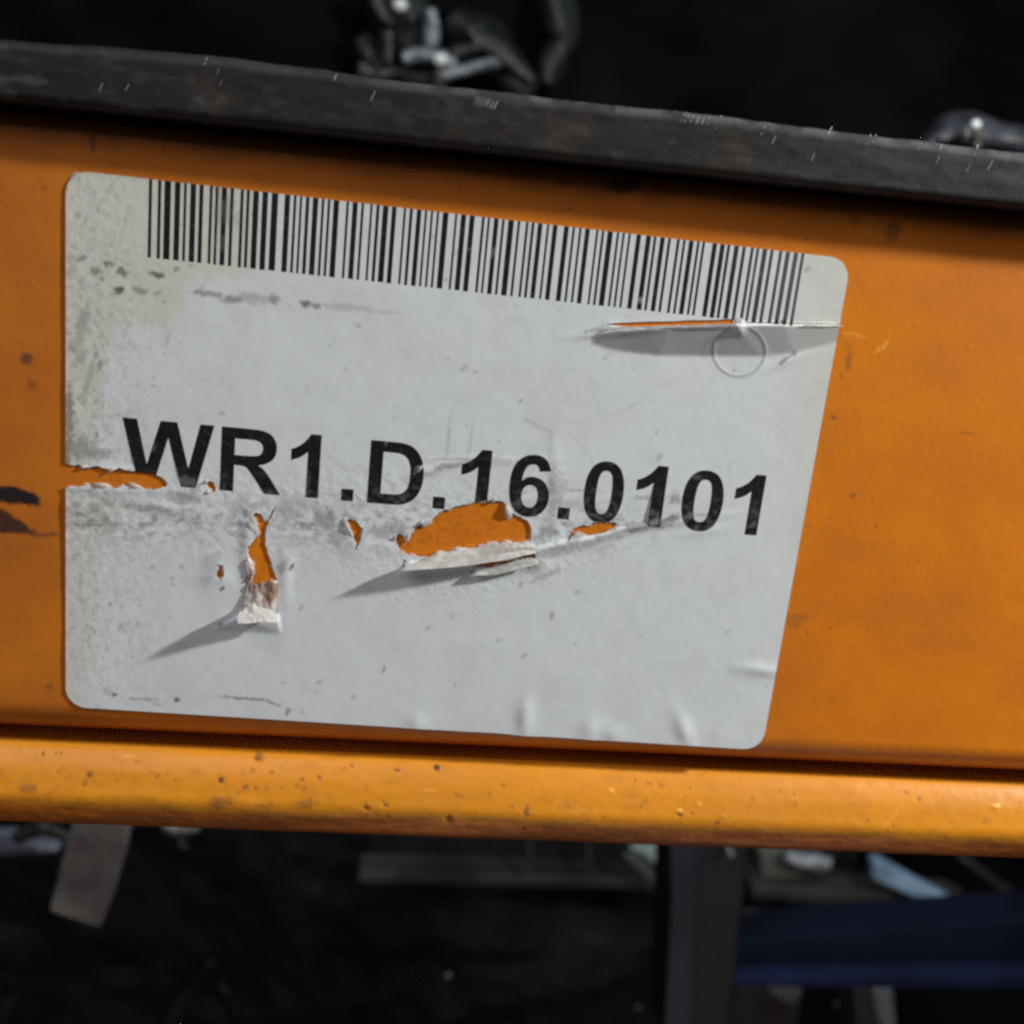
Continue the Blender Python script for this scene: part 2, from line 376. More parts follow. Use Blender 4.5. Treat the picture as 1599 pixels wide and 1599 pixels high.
# ------------------------------------------------------------------ RAIL on top of the beam
rail = empty('steel_rail', (0, 0, .0125))
tag(rail, 'dark scuffed steel rail lying along the top of the orange beam', 'rail')
RY = -4.4; k = (D+RY)/D
pr = []
zb, zt = 12.62*k, 19.15*k
for y in np.linspace(16, RY+1, 20): pr.append((y, zb))
for t in np.linspace(0, 90, 6)[1:]: pr.append((RY+.9-.9*math.sin(math.radians(t)), zb+.9-.9*math.cos(math.radians(t))))
for z in np.arange(zb+1.05, zt-1.3, .17): pr.append((RY, z))
_rt = np.array([(-200, 58), (0, 64), (100, 70), (200, 76), (300, 85), (400, 96), (520, 112), (640, 129), (720, 139), (800, 147), (900, 158), (1000, 170), (1070, 176), (1135, 184), (1300, 204), (1400, 217), (1500, 228), (1599, 239), (1800, 262)], float)
_q = un(_rt[:, 0], _rt[:, 1], RY+.5)
def rail_bow(x): return np.interp(x, _q[:, 0], _q[:, 2])+.0052*(x-20)-zt+.12
for t in np.linspace(0, 90, 9): pr.append((RY+1.3-1.3*math.cos(math.radians(t)), zt-1.3+1.3*math.sin(math.radians(t))))
for y in np.linspace(RY+2, 16, 12): pr.append((y, zt))
pr = np.array(pr); xr = np.concatenate([np.linspace(-900, -62, 6)[:-1], np.arange(-62, 100, .3), np.linspace(100, 1000, 6)])
V = np.zeros((len(xr), len(pr), 3)); V[..., 0] = xr[:, None]; V[..., 1] = pr[None, :, 0]; V[..., 2] = pr[None, :, 1] - .0052*(xr[:, None]-20) + rail_bow(xr)[:, None]*((pr[None, :, 1]-zb)/(zt-zb))
def rail_relief(x, z): return .25*(fbm(x/9, z/3, 61, 3)-.5)+.04*(fbm(x/1.3, z/1.1, 62, 3)-.5)
V[..., 1] += rail_relief(V[..., 0], V[..., 2])*(pr[None, :, 0] < 2)
V[..., 2] += .3*(fbm(V[..., 0]/5, V[..., 0]*0, 65, 4)-.5)*(pr[None, :, 1] > zt-1.5)
px, py = proj(V)
scuff_pale = splat(px, py, [(30, 127, 46, 12, 0, .35), (15, 148, 16, 10, 0, .3), (312, 158, 12, 10, 0, .3), (345, 158, 10, 10, 0, .25), (215, 170, 30, 6, 5, .3), (755, 160, 20, 9, 10, .6), (1085, 182, 22, 6, 10, .5), (1120, 184, 7, 9, 0, .3)], .7)
edge = sstep(zt-1.6, zt-.3, V[..., 2]+.0052*(V[..., 0]-20)-rail_bow(V[..., 0]))
scuff_pale = np.maximum(scuff_pale, edge*(.12+.75*sstep(.38, .62, fbm(V[..., 0]/2.5, V[..., 2]/2, 71)))*.55*sstep(-40, 25, V[..., 0]+12*fbm(V[..., 0]/6, V[..., 0]*0, 4)))  # top edge paler in patches, more so towards the right
scuff_pale = np.maximum(scuff_pale, .12*sstep(.52, .72, fbm(V[..., 0]/2.2, V[..., 2]/1.2, 75)))
pit = splat(px, py, [(125, 85, 13, 18, 15, .9), (72, 90, 9, 12, 0, .5), (30, 134, 22, 9, 0, .8), (200, 138, 18, 14, 0, .8), (585, 180, 26, 14, -20, .5), (1200, 245, 20, 12, 0, .4), (900, 230, 40, 10, 5, .4), (1450, 270, 30, 14, 0, .4)], .8)
npmesh('rail_body', V.reshape(-1, 3), grid_faces(len(xr), len(pr)), STEEL, rail, dict(scuff_pale=scuff_pale, pit=pit))
streaks = [(322, 96, 11, .35), (341, 112, 9, .2), (345, 130, 8, .15), (158, 137, 13, .7), (199, 137, 11, .6), (583, 150, 15, .8), (524, 121, 9, .35), (762, 160, 10, .5), (769, 163, 11, .6), (775, 164, 13, .8), (1067, 184, 12, .7), (1073, 185, 12, .8),
         (1081, 186, 11, .6), (1090, 188, 10, .6), (1098, 190, 9, .5), (1107, 189, 11, .5), (1122, 191, 20, .6), (1192, 204, 13, .8), (1209, 219, 13, .7), (1270, 246, 12, .5), (1297, 204, 12, .5), (1357, 218, 15, .7), (1366, 216, 12, .5), (1437, 229, 10, .4),
         (1525, 234, 15, .7), (1547, 258, 16, .7), (1465, 250, 11, .4), (1512, 263, 11, .3), (1470, 230, 7, .4)]
vs, fs = [], []  # slanted highlights on the rail, modelled as thin bright slivers
for (x, y, ln, st) in streaks:
    wd = .45+.75*st; sx = .42+.1*random.random()
    q = [(x-ln*sx/2-wd/2, y+ln/2), (x-ln*sx/2+wd/2, y+ln/2), (x+ln*sx/2+wd/2, y-ln/2), (x+ln*sx/2-wd/2, y-ln/2)]
    b = len(vs); hh = .10+.02*random.random()
    for dd in (-.035, .05):
        for (a_, b_) in q:
            p_ = un(a_, b_, RY); top_ = zt-.0052*(p_[0]-20)+float(rail_bow(p_[0])); e_ = max(0., p_[2]-(top_-1.3))
            yy_ = RY+float(rail_relief(np.array([p_[0]]), np.array([p_[2]]))[0])+(1.3-math.sqrt(max(0., 1.69-min(e_, 1.29)**2)))+dd
            vs.append(un(a_, b_, yy_))
    fs += [[b, b+1, b+2, b+3], [b, b+4, b+5, b+1], [b+1, b+5, b+6, b+2], [b+2, b+6, b+7, b+3], [b+3, b+7, b+4, b]]
nk = npmesh('highlight_streak', np.array(vs), fs, STREAK, rail, smooth=False); nk['kind'] = 'stuff'

# ------------------------------------------------------------------ LABEL
# height of the paper above the beam, in picture raster (1 cell = 1 px of the photograph)
H = np.zeros((1600, 1600)); gx, gy = np.meshgrid(np.arange(1600.), np.arange(1600.))
def tri(a, b, c):
    (x1, y1, h1), (x2, y2, h2), (x3, y3, h3) = a, b, c
    xa, xb = int(min(x1, x2, x3))-1, int(max(x1, x2, x3))+2; ya, yb = int(min(y1, y2, y3))-1, int(max(y1, y2, y3))+2
    X_, Y_ = gx[ya:yb, xa:xb], gy[ya:yb, xa:xb]; d = (y2-y3)*(x1-x3)+(x3-x2)*(y1-y3)
    l1 = ((y2-y3)*(X_-x3)+(x3-x2)*(Y_-y3))/d; l2 = ((y3-y1)*(X_-x3)+(x1-x3)*(Y_-y3))/d; l3 = 1-l1-l2
    m = (l1 >= -1e-6) & (l2 >= -1e-6) & (l3 >= -1e-6)
    H[ya:yb, xa:xb][m] = np.maximum(H[ya:yb, xa:xb][m], (l1*h1+l2*h2+l3*h3)[m])
def strip(top, bot):
    for i in range(len(top)-1):
        tri(top[i], top[i+1], bot[i]); tri(top[i+1], bot[i+1], bot[i])
def blur(A, s):
    r = int(s*3)+1; kx = np.exp(-.5*(np.arange(-r, r+1)/s)**2); kx /= kx.sum()
    A = np.apply_along_axis(lambda m: np.convolve(m, kx, 'same'), 0, A)
    return np.apply_along_axis(lambda m: np.convolve(m, kx, 'same'), 1, A)
# lifted lower edge of the long slit (upper right)
strip([(935, 514, 0), (960, 511, .7), (985, 510, 1.3), (1047, 508, 1.9), (1150, 505, 2.1), (1225, 505, 1.9), (1290, 506, 1.2), (1335, 507, .7)],
      [(925, 530, 0), (940, 543, 0), (975, 550, 0), (1030, 556, 0), (1185, 557, 0), (1240, 551, 0), (1285, 540, 0), (1335, 524, 0)])
tri((330, 985, 0), (376, 962, .7), (440, 990, 0)); tri((376, 962, .7), (434, 962, .5), (440, 990, 0))
strip([(626, 886, 0), (640, 880, .7), (680, 876, .8), (735, 870, .7), (790, 862, .6), (838, 856, .6), (880, 846, .6), (930, 838, .6), (972, 824, .35), (1075, 812, 0)],
      [(618, 902, 0), (640, 908, 0), (690, 903, 0), (745, 898, 0), (792, 893, 0), (838, 886, 0), (880, 868, 0), (930, 853, 0), (985, 836, 0), (1075, 818, 0)])
H = blur(H, 1.9)
_sl = np.interp(gx, [940, 1047, 1150, 1200, 1335], [510, 506.5, 503, 504.5, 506.5]); H *= ~((gx > 930) & (gy > 470) & (gy < _sl))
def gauss(x, y, sx, sy, an, h):
    c, s = math.cos(math.radians(an)), math.sin(math.radians(an)); dx, dy = gx-x, gy-y
    a = (dx*c+dy*s)/sx; b = (-dx*s+dy*c)/sy
    return h*np.exp(-.5*(a*a+b*b))
for g in [(652, 1132, 10, 12, 0, .15), (821, 1121, 9, 20, 4, .25), (922, 1137, 11, 15, 20, .19), (955, 1146, 12, 10, 0, .15), (1068, 1140, 9, 20, -22, .22), (1190, 1047, 28, 7, 5, .20), (1130, 1150, 14, 7, 0, .05),
          (330, 900, 14, 22, 0, .14), (350, 905, 10, 10, 0, .12), (388, 830, 7, 34, 5, .22), (446, 900, 8, 30, 0, .15), (300, 770, 20, 10, 20, .15), (545, 850, 20, 12, 30, .15), (560, 835, 16, 10, 40, .10), (160, 800, 60, 10, 8, .08),
          (240, 790, 70, 7, 12, .14), (640, 820, 20, 10, -30, .2), (675, 735, 24, 5, -15, .22), (760, 720, 60, 4, 0, .08), (868, 760, 7, 40, 0, .09), (1040, 818, 70, 5, -8, .16), (880, 780, 60, 4, 0, .05),
          (960, 520, 40, 4, -5, .2), (1230, 566, 22, 4, -25, .15), (1155, 515, 6, 6, 0, .3), (170, 735, 40, 5, 0, .12), (180, 765, 60, 5, 2, .14), (845, 880, 14, 8, -20, .25), (600, 855, 24, 7, 10, .1), (1100, 830, 30, 6, -10, .1)]:
    H += gauss(*g)
rr = np.hypot((gx-1155)/40.5, (gy-549)/39.0)
H += .045*np.exp(-.5*((rr-1)/.045)**2)*(1-.75*np.exp(-(((gx-1120)/30)**2+((gy-510)/20)**2)))*(gy > 505)
H += .018*fbm(gx/22, gy/22, 101, 3) + .05*fbm(gx/60, gy/60, 102, 3)
H += .10*fbm(gx/10, gy/8, 103, 4)*np.exp(-.5*(((gy-800)/60)**2))*(1-sstep(650, 1000, gx)) + .06*fbm(gx/9, gy/12, 104, 4)*(1-sstep(110, 330, gx))
H += np.abs(.10*(fbm(gx/12, gy/9, 107, 3)-.5))*sstep(0, .5, gauss(740, 870, 130, 40, -8, 1))
H -= .0
HY, HX = np.gradient(H)
def samp(A, x, y):
    x = np.clip(x, 0, 1598.); y = np.clip(y, 0, 1598.); xi = x.astype(int); yi = y.astype(int); fx = x-xi; fy = y-yi
    return (A[yi, xi]*(1-fx)+A[yi, xi+1]*fx)*(1-fy)+(A[yi+1, xi]*(1-fx)+A[yi+1, xi+1]*fx)*fy

holes_px = [
 [(88, 724), (100, 723.8), (112, 727), (125, 726), (133, 731), (151, 728), (168, 733), (187, 731), (200, 735), (213, 735.6), (226, 739), (237, 739), (251, 745), (258, 750), (263, 757), (256, 762), (246, 765), (236, 766), (227, 764), (213, 763), (201, 760.6), (192, 757), (188, 763), (175, 763), (162, 759), (144, 761), (136, 758), (123, 760.6), (100, 762), (88, 762)],
 [(320, 756), (325, 751), (334, 753.5), (337, 760), (338, 766.5), (333, 770), (327, 771), (330, 766), (323.6, 762)],
 [(395, 805), (399, 801), (409, 803), (413.6, 812), (419, 809.6), (430, 792), (431.5, 793), (422.6, 813), (417, 824), (415, 838), (415, 852), (419, 865), (425, 879), (429, 894), (433, 906), (435, 915), (434, 938), (429, 955), (400, 958), (378, 951), (381, 930), (384, 912), (392, 908), (397.8, 893), (393.7, 879), (385.4, 865), (385.4, 854), (395, 847), (404, 832), (399, 818.5)],
 [(338, 883), (343, 882), (349.7, 884), (351, 897), (345, 910), (341, 906), (338, 902)],
 [(539.7, 812), (548, 811), (556.6, 814), (567.8, 827), (564, 844), (555.8, 860.8), (552.8, 844), (547, 825)],
 [(617, 841.5), (621, 835), (627.6, 835), (633, 839), (635, 847), (637, 840), (639.8, 835), (648, 826), (655, 818.8), (660, 816), (661, 821), (665, 821), (671.5, 815.5), (678, 808), (684.6, 802.5), (695, 797), (707, 792.8), (719, 790), (730, 788), (749.6, 783), (769, 781.4), (785.4, 783), (789.4, 788), (791, 800), (790.5, 809), (793.5, 809.8), (798, 804), (802.4, 801.7), (814.6, 809), (824.4, 814), (828, 820), (830, 828), (830, 846.4), (815, 848), (800, 849), (797, 845), (790, 847), (779, 850.5), (768, 850), (754.5, 853.7), (745, 856), (736.6, 858.6), (728, 856), (720, 857), (713, 858), (705.7, 862.7), (696, 862), (684.6, 862.7), (678, 868), (671.5, 871.6), (660, 870), (648.8, 869), (632.5, 866.7), (622.8, 861), (619, 850)],
 [(886, 847.5), (891, 830), (897, 825), (905, 822), (912.5, 820.6), (920, 821.5), (923.5, 817.5), (932, 815), (940.7, 815), (959.4, 816), (968, 821), (957.9, 827), (943.8, 832.4), (928, 835.5), (912.5, 837), (901.6, 834.4), (893.8, 837), (887.5, 848)],
 [(948, 507), (960, 505), (985, 504), (1016, 502.6), (1045, 502.5), (1079, 500.6), (1110, 500.5), (1147.5, 498.6), (1150, 503), (1147.5, 506), (1110, 507), (1080, 508), (1047.5, 509), (1010, 510.5), (985, 511), (960, 509)],
 [(1147, 502.3), (1175, 503.2), (1200, 504), (1250, 505), (1300, 505.6), (1345, 506), (1345, 507.3), (1300, 507), (1250, 506.4), (1200, 505.6), (1175, 505), (1147, 504.2)],
 [(633, 873), (634.6, 875.7), (630, 886), (627.6, 887), (629, 880)],
 [(733, 899), (741.5, 884), (762.6, 878), (795, 875.7), (818, 867.6), (835.8, 865), (838, 872.4), (818, 874), (795, 879.8), (770.7, 886), (743, 888.7), (735, 899)],
 [(344, 921), (350, 915), (351, 917), (346, 923)],
]
rough_i = {5: .6, 2: .6}
def ruffle(poly, amp, seed):
    """break a traced outline into a torn one"""
    r = random.Random(seed); out = []
    for i in range(len(poly)):
        a = np.array(poly[i], float); b = np.array(poly[(i+1) % len(poly)], float); L_ = np.linalg.norm(b-a); n = max(1, int(L_/2.0))
        nn = np.array([-(b-a)[1], (b-a)[0]])/max(L_, 1e-6)
        for j in range(n):
            out.append(tuple(a+(b-a)*j/n + (nn*r.uniform(-amp, amp) if j else 0)))
    return out
holes_px = [ruffle(p, .25 if i in (7, 8, 10) else .8, 50+i) for i, p in enumerate(holes_px)]
holes = [to_uv(np.array(p)[:, 0], np.array(p)[:, 1]) for p in holes_px]
# outline: rounded rectangle, faintly wavy lower edge
W_, H_ = 100.0, 71.3; R_ = 2.9; outline = []
def arc(cx, cy, a0, a1):
    for t in np.linspace(a0, a1, 12): outline.append((cx+R_*math.cos(math.radians(t)), cy+R_*math.sin(math.radians(t))))
arc(R_, R_, 180, 270)
for u in np.arange(R_+.5, W_-R_-.2, .5): outline.append((u, 0))
arc(W_-R_, R_, -90, 0)
for v in np.arange(R_+.5, H_-R_-.2, .5): outline.append((W_, v))
arc(W_-R_, H_-R_, 0, 90)
for u in np.arange(W_-R_-.5, R_+.2, -.5):
    q = proj(from_uv(np.array([u]), np.array([H_])))[0][0]
    wv = -.0 + .11*math.exp(-((q-822)/20)**2)-.07*math.exp(-((q-770)/30)**2)+.06*math.exp(-((q-652)/22)**2)+.06*math.exp(-((q-925)/20)**2)
    outline.append((u, H_+wv))
arc(R_, H_-R_, 90, 180)
for v in np.arange(H_-R_-.5, R_+.2, -.5): outline.append((0, v))
outline = np.array(outline)

GL = {
 'W': [[(358, 0), (8, 1466), (311, 1466), (532, 459), (800, 1466), (1152, 1466), (1409, 442), (1634, 1466), (1932, 1466), (1576, 0), (1262, 0), (970, 1096), (679, 0)]],
 'R': [[(150, 0), (150, 1466), (773, 1466), (900, 1462), (1008, 1452), (1114, 1426), (1221, 1370), (1285, 1286), (1335, 1185), (1349, 1055), (1330, 900), (1252, 782), (1130, 690), (962, 647), (1058, 591), (1120, 524), (1183, 447), (1289, 286), (1468, 0), (1114, 0), (900, 319), (786, 480), (744, 534), (702, 575), (655, 598), (608, 609), (506, 612), (446, 612), (446, 0)],
       [(446, 846), (665, 846), (850, 850), (931, 864), (984, 888), (1025, 936), (1044, 1000), (1044, 1060), (1030, 1120), (1000, 1162), (955, 1195), (893, 1212), (800, 1217), (677, 1218), (446, 1218)]],
 '1': [[(806, 0), (525, 0), (525, 1059), (455, 990), (371, 925), (270, 876), (162, 842), (162, 1097), (272, 1143), (401, 1237), (490, 1338), (578, 1472), (806, 1472)]],
 '.': [[(147, 0), (147, 281), (428, 281), (428, 0)]],
 'D': [[(148, 1466), (689, 1466), (850, 1460), (968, 1438), (1090, 1392), (1189, 1303), (1275, 1190), (1329, 1065), (1368, 900), (1377, 719), (1366, 545), (1332, 407), (1270, 260), (1175, 148), (1085, 78), (967, 31), (850, 6), (705, 0), (148, 0)],
       [(444, 1218), (444, 247), (665, 247), (770, 250), (844, 261), (910, 284), (964, 322), (1011, 380), (1045, 464), (1066, 580), (1071, 732), (1064, 880), (1041, 993), (1008, 1076), (957, 1135), (898, 1178), (820, 1204), (730, 1216), (577, 1218)]],
 '6': [[(1111, 1107), (839, 1077), (825, 1145), (787, 1201), (740, 1232), (678, 1241), (595, 1222), (527, 1161), (475, 1030), (450, 828), (520, 900), (600, 940), (711, 952), (880, 920), (1012, 818), (1105, 670), (1138, 472), (1110, 280), (1006, 111), (850, 5), (667, -25), (460, 15), (302, 147), (195, 380), (159, 713), (190, 1070), (308, 1294), (480, 1430), (695, 1472), (860, 1448), (971, 1378), (1060, 1265)],
       [(474, 496), (490, 380), (537, 284), (605, 226), (681, 210), (755, 222), (811, 271), (850, 350), (863, 471), (850, 590), (807, 680), (745, 732), (667, 747), (590, 732), (530, 683), (485, 600)]],
 '0': [[(563, 1472), (740, 1440), (896, 1320), (1000, 1070), (1039, 723), (1000, 375), (895, 125), (745, 8), (563, -25), (375, 10), (218, 139), (120, 380), (87, 726), (122, 1075), (231, 1322), (385, 1440)],
       [(563, 1239), (512, 1232), (472, 1206), (435, 1150), (410, 1060), (390, 920), (381, 723), (388, 500), (407, 368), (433, 285), (472, 236), (515, 212), (563, 208), (614, 216), (654, 240), (692, 300), (718, 390), (738, 530), (745, 723), (738, 930), (719, 1077), (690, 1165), (653, 1210), (610, 1232)]],
}
def chaikin(p, n=2):
    p = [np.array(q, float) for q in p]; keep = None
    for it in range(n):
        out = []; m = len(p)
        for i in range(m):
            a, b, c = p[i-1], p[i], p[(i+1) % m]
            v1, v2 = b-a, c-b; cs = np.dot(v1, v2)/(np.linalg.norm(v1)*np.linalg.norm(v2)+1e-9)
            if cs < .70: out.append(b)
            else: out += [b-.25*v1, b+.25*v2]
        p = out
    return p
text = [('W', (191.6, 655), (335.4, 668)), ('R', (345.0, 715), (438.5, 765)), ('1', (455, 710), (502.5, 690)), ('.', (533, 775), (552, 776)), ('D', (576.3, 738), (662.4, 741)), ('.', (675.8, 787), (695, 788)),
        ('1', (721.5, 732), (768.5, 715)), ('6', (794.7, 762), (859.3, 768)), ('.', (870.8, 804), (889.3, 806)), ('0', (911.8, 768), (975.3, 768)), ('1', (994.8, 758), (1043.5, 740)), ('0', (1064, 786), (1130, 786)), ('1', (1148.3, 772), (1195.8, 754))]
BASE, CAP = 38.55, 8.62
glyphs = []
for ch, a, b in text:
    ua = to_uv(*a)[0]; ub = to_uv(*b)[0]; allp = np.array(GL[ch][0]); x0, x1 = allp[:, 0].min(), allp[:, 0].max()
    loops = []
    for lp in GL[ch]:
        q = np.array(chaikin(lp)); loops.append(np.stack([ua+(q[:, 0]-x0)/(x1-x0)*(ub-ua), BASE-q[:, 1]/1466*CAP], -1))
    glyphs.append((ch, loops))
# bars, read off strip by strip: (left px of the strip, y px, edges in 1/12.3 px)
bars_src = [
 (220, 350, [(150, 205), (325, 380), (448, 565), (645, 745), (820, 865), (945, 1045), (1115, 1185), (1312, 1360), (1425, 1470), (1545, 1632)]),
 (350, 362, [(105, 160), (298, 350), (415, 465), (540, 640), (715, 815), (893, 1010), (1143, 1240), (1315, 1360), (1432, 1470), (1548, 1607)]),
 (480, 376, [(72, 168), (243, 285), (358, 400), (470, 568), (715, 755), (835, 925), (1003, 1045), (1175, 1210), (1292, 1345), (1415, 1515), (1590, 1669)]),
 (610, 390, [(203, 240), (320, 370), (455, 535), (610, 645), (725, 760), (840, 875), (955, 1055), (1190, 1225), (1305, 1395), (1470, 1560)]),
 (740, 404, [(92, 135), (205, 240), (325, 405), (480, 520), (600, 700), (780, 820), (940, 980), (1050, 1095), (1170, 1250), (1345, 1380), (1460, 1540)]),
 (870, 418, [(55, 140), (220, 258), (348, 385), (465, 545), (675, 710), (785, 825), (895, 990), (1075, 1112), (1185, 1220), (1300, 1335), (1455, 1535)]),
 (1000, 432, [(20, 105), (168, 210), (295, 372), (445, 490), (615, 660), (735, 775), (850, 930), (1005, 1045), (1110, 1150), (1305, 1382), (1455, 1535), (1592, 1640)]),
 (1130, 444, [(105, 185), (265, 320), (425, 475), (535, 580), (655, 735), (805, 860), (975, 1030), (1105, 1180), (1260, 1335), (1405, 1458)]),
]
bars = []
for x0, y0, ed in bars_src:
    for a, b in ed:
        a, b = x0+a/12.3-.38, x0+b/12.3+.38; bars.append((float(to_uv(a, y0)[0]), float(to_uv(b, y0)[0])))
BT, BB = -1.0, 9.42
# ---- constrained triangulation of the sheet
pts, edges = [], []
def loop(p, closed=True):
    b = len(pts); n = len(p)
    for q in p: pts.append((float(q[0]), float(q[1])))
    for i in range(n if closed else n-1): edges.append((b+i, b+(i+1) % n))
loop(outline)
for h_ in holes: loop(h_)
for ch, lps in glyphs:
    for l_ in lps: loop(l_)
for a, b in bars:
    j = random.uniform(-.04, .04)
    yy = np.arange(BT, BB, .6); 
    loop([(a, y) for y in list(yy)+[BB+j]]+[(b, y) for y in [BB+j]+list(yy[::-1])])
g = .215
uu, vv = np.meshgrid(np.arange(-.1, 100.3, g), np.arange(-.1, 71.8, g)); uu = uu+rng.uniform(-.05, .05, uu.shape); vv = vv+rng.uniform(-.05, .05, vv.shape)
pts += [(float(a), float(b)) for a, b in zip(uu.ravel(), vv.ravel())]
res = delaunay_2d_cdt([Vector(p) for p in pts], edges, [], 0, 1e-5)
VV = np.array([tuple(p) for p in res[0]]); TT = np.array(res[2], np.int32)
cen = VV[TT].mean(1); cu, cv = cen[:, 0], cen[:, 1]
def inp(loopuv):
    r = np.zeros(len(cen), bool); lo = loopuv.min(0); hi = loopuv.max(0)
    m = (cu > lo[0]) & (cu < hi[0]) & (cv > lo[1]) & (cv < hi[1]); r[m] = in_poly(cu[m], cv[m], loopuv); return r
keep = inp(outline)
for h_ in holes: keep &= ~inp(h_)
cls = np.zeros(len(cen), int)
bm = np.zeros(len(cen), bool)
for a, b in bars: bm |= (cu > a) & (cu < b)
bm &= cv < BB+.04
# keep only triangles truly above the bar ends
cls[bm & (cv < BB)] = 1
for i, (ch, lps) in enumerate(glyphs):
    m = inp(lps[0])
    for l_ in lps[1:]: m &= ~inp(l_)
    cls[m] = 2+i
flat = from_uv(VV[:, 0], VV[:, 1]); fx, fy = proj(flat)
hh = samp(H, fx, fy); PT = .13
drop = np.clip((-66.9-flat[:, 2])/5.1, 0, .6); shl = 9*(1-np.sqrt(1-drop**2)); shs = 9/5.1*drop/np.sqrt(1-drop**2)
P3 = un(fx, fy, -(hh+PT))
# normals from the height field (slopes per mm)
sc_mm = np.hypot(*(un(fx+1, fy)-flat)[:, [0, 2]].T)
du = (un(fx+1, fy)-flat); dv = (un(fx, fy+1)-flat)
gxm = samp(HX, fx, fy); gym = samp(HY, fx, fy)
det = du[:, 0]*dv[:, 2]-du[:, 2]*dv[:, 0]
dhx = (gxm*dv[:, 2]-gym*du[:, 2])/det; dhz = (-gxm*dv[:, 0]+gym*du[:, 0])/det
NR = np.stack([-dhx, -np.ones_like(dhx), -dhz], -1); NR /= np.linalg.norm(NR, axis=1, keepdims=True)
# dirt
sm = [(128, 404, 13, 5, -20, .55), (150, 424, 10, 8, 0, .55), (172, 413, 12, 6, 0, .65), (192, 424, 12, 8, 20, .7), (158, 436, 6, 5, 0, .5), (245, 430, 13, 6, 10, .8), (275, 421, 6, 5, 0, .5), (186, 453, 10, 7, -30, .85), (219, 455, 16, 6, 20, .5), (247, 457, 12, 5, -20, .4),
      (325, 459, 30, 6, 8, .55), (362, 468, 22, 7, 5, .55), (395, 466, 40, 10, 5, .3), (428, 468, 10, 10, 0, .55), (478, 475, 12, 6, 10, .75), (495, 479, 8, 5, 10, .6), (535, 480, 50, 7, 3, .25), (600, 488, 40, 4, 3, .15), (130, 500, 12, 30, 15, .35), (124, 530, 8, 26, 10, .3),
      (140, 590, 6, 40, 12, .3), (127, 560, 8, 18, 40, .3), (112, 545, 8, 9, 0, .4), (157, 570, 6, 10, 0, .5), (150, 555, 4, 6, 0, .4), (152, 680, 4, 6, 0, .6), (108, 655, 10, 60, 0, .55), (125, 700, 30, 22, 0, .45), (150, 708, 40, 9, 0, .45), (105, 705, 8, 40, 0, .6), (195, 520, 5, 12, 20, .2),
      (262, 530, 4, 14, 15, .25), (138, 820, 44, 3.2, 0, .5), (120, 788, 10, 8, 0, .45), (155, 790, 30, 7, 0, .22), (235, 792, 26, 7, 5, .45), (210, 780, 60, 12, 5, .18), (290, 778, 30, 12, 0, .38), (305, 765, 14, 10, 0, .4), (270, 800, 50, 12, 0, .18), (372, 795, 18, 16, 0, .3), (360, 810, 10, 14, 20, .3), (450, 800, 20, 24, 0, .3),
      (510, 812, 22, 20, 10, .5), (475, 790, 34, 18, 0, .25), (590, 832, 34, 12, 0, .33), (560, 790, 60, 12, 0, .12), (525, 838, 18, 14, 30, .3), (400, 790, 14, 8, 0, .4), (330, 880, 16, 20, 20, .25), (322, 905, 12, 12, 0, .2), (442, 885, 8, 14, 20, .4), (456, 885, 3, 9, 35, .7), (347, 920, 6, 3, -40, .8),
      (620, 820, 16, 10, 0, .3), (870, 770, 16, 46, 0, .36), (858, 830, 14, 16, 0, .4), (865, 862, 22, 10, -20, .38), (850, 900, 40, 5, -22, .3), (745, 718, 80, 3, 1, .4), (700, 728, 24, 6, -10, .55), (830, 722, 30, 4, 0, .3), (880, 765, 60, 3, 2, .3), (1010, 778, 24, 4, 2, .35), (1055, 778, 12, 12, 0, .45), (1010, 820, 56, 9, -6, .55),
      (1045, 812, 22, 7, -22, .7), (1090, 805, 34, 4, -4, .4), (960, 812, 20, 5, 0, .4), (700, 690, 4, 46, 5, .22), (735, 690, 3, 40, 8, .18), (840, 665, 34, 4, 25, .2), (860, 690, 3, 30, 5, .16), (870, 655, 60, 3, 10, .08), (1030, 715, 6, 10, 30, .3), (1140, 730, 3, 10, 20, .15), (480, 610, 3, 10, 0, .2), (725, 575, 7, 4, -50, .35),
      (179, 1085, 6, 4, 0, .75), (170, 1080, 12, 8, 0, .25), (277, 1093, 5, 4, 0, .8), (225, 1092, 34, 3, 3, .35), (245, 1100, 12, 3, 10, .3), (380, 1091, 50, 2.6, 4, .6), (430, 1100, 30, 2.4, 20, .55), (449, 1114, 4, 7, 30, .6), (472, 1113, 5, 3, -30, .3), (600, 1046, 3, 9, 12, .5), (670, 981, 9, 3, -30, .45),
      (345, 975, 6, 4, -20, .5), (1225, 563, 14, 3, -35, .6), (1240, 553, 5, 6, 0, .5), (1262, 420, 7, 4, -30, .35), (1100, 545, 3, 20, 10, .1), (925, 517, 18, 4, -10, .5), (945, 512, 10, 6, -30, .4), (700, 560, 5, 3, 0, .3), (780, 690, 3, 3, 0, .3), (560, 700, 4, 3, 0, 0), (980, 640, 30, 4, 10, .05), (615, 655, 4, 4, 0, .2)]
fs_ = []
for k in range(420):
    x, y = random.uniform(100, 1320), random.uniform(270, 1160)
    if random.random() < .5: x = 100+abs(random.gauss(0, 160)); 
    r = random.choice([1.2, 1.5, 2, 2.6, 4]); fs_.append((x, y, r, r*random.uniform(.5, 2.2), random.uniform(0, 90), random.uniform(.06, .38)))
dirt = np.maximum(1.05*splat(fx, fy, sm+[(352, 330, 20, 40, 8, .30), (345, 300, 12, 18, 0, .25), (372, 345, 10, 16, 0, .2)], .9), splat(fx, fy, fs_, .7))
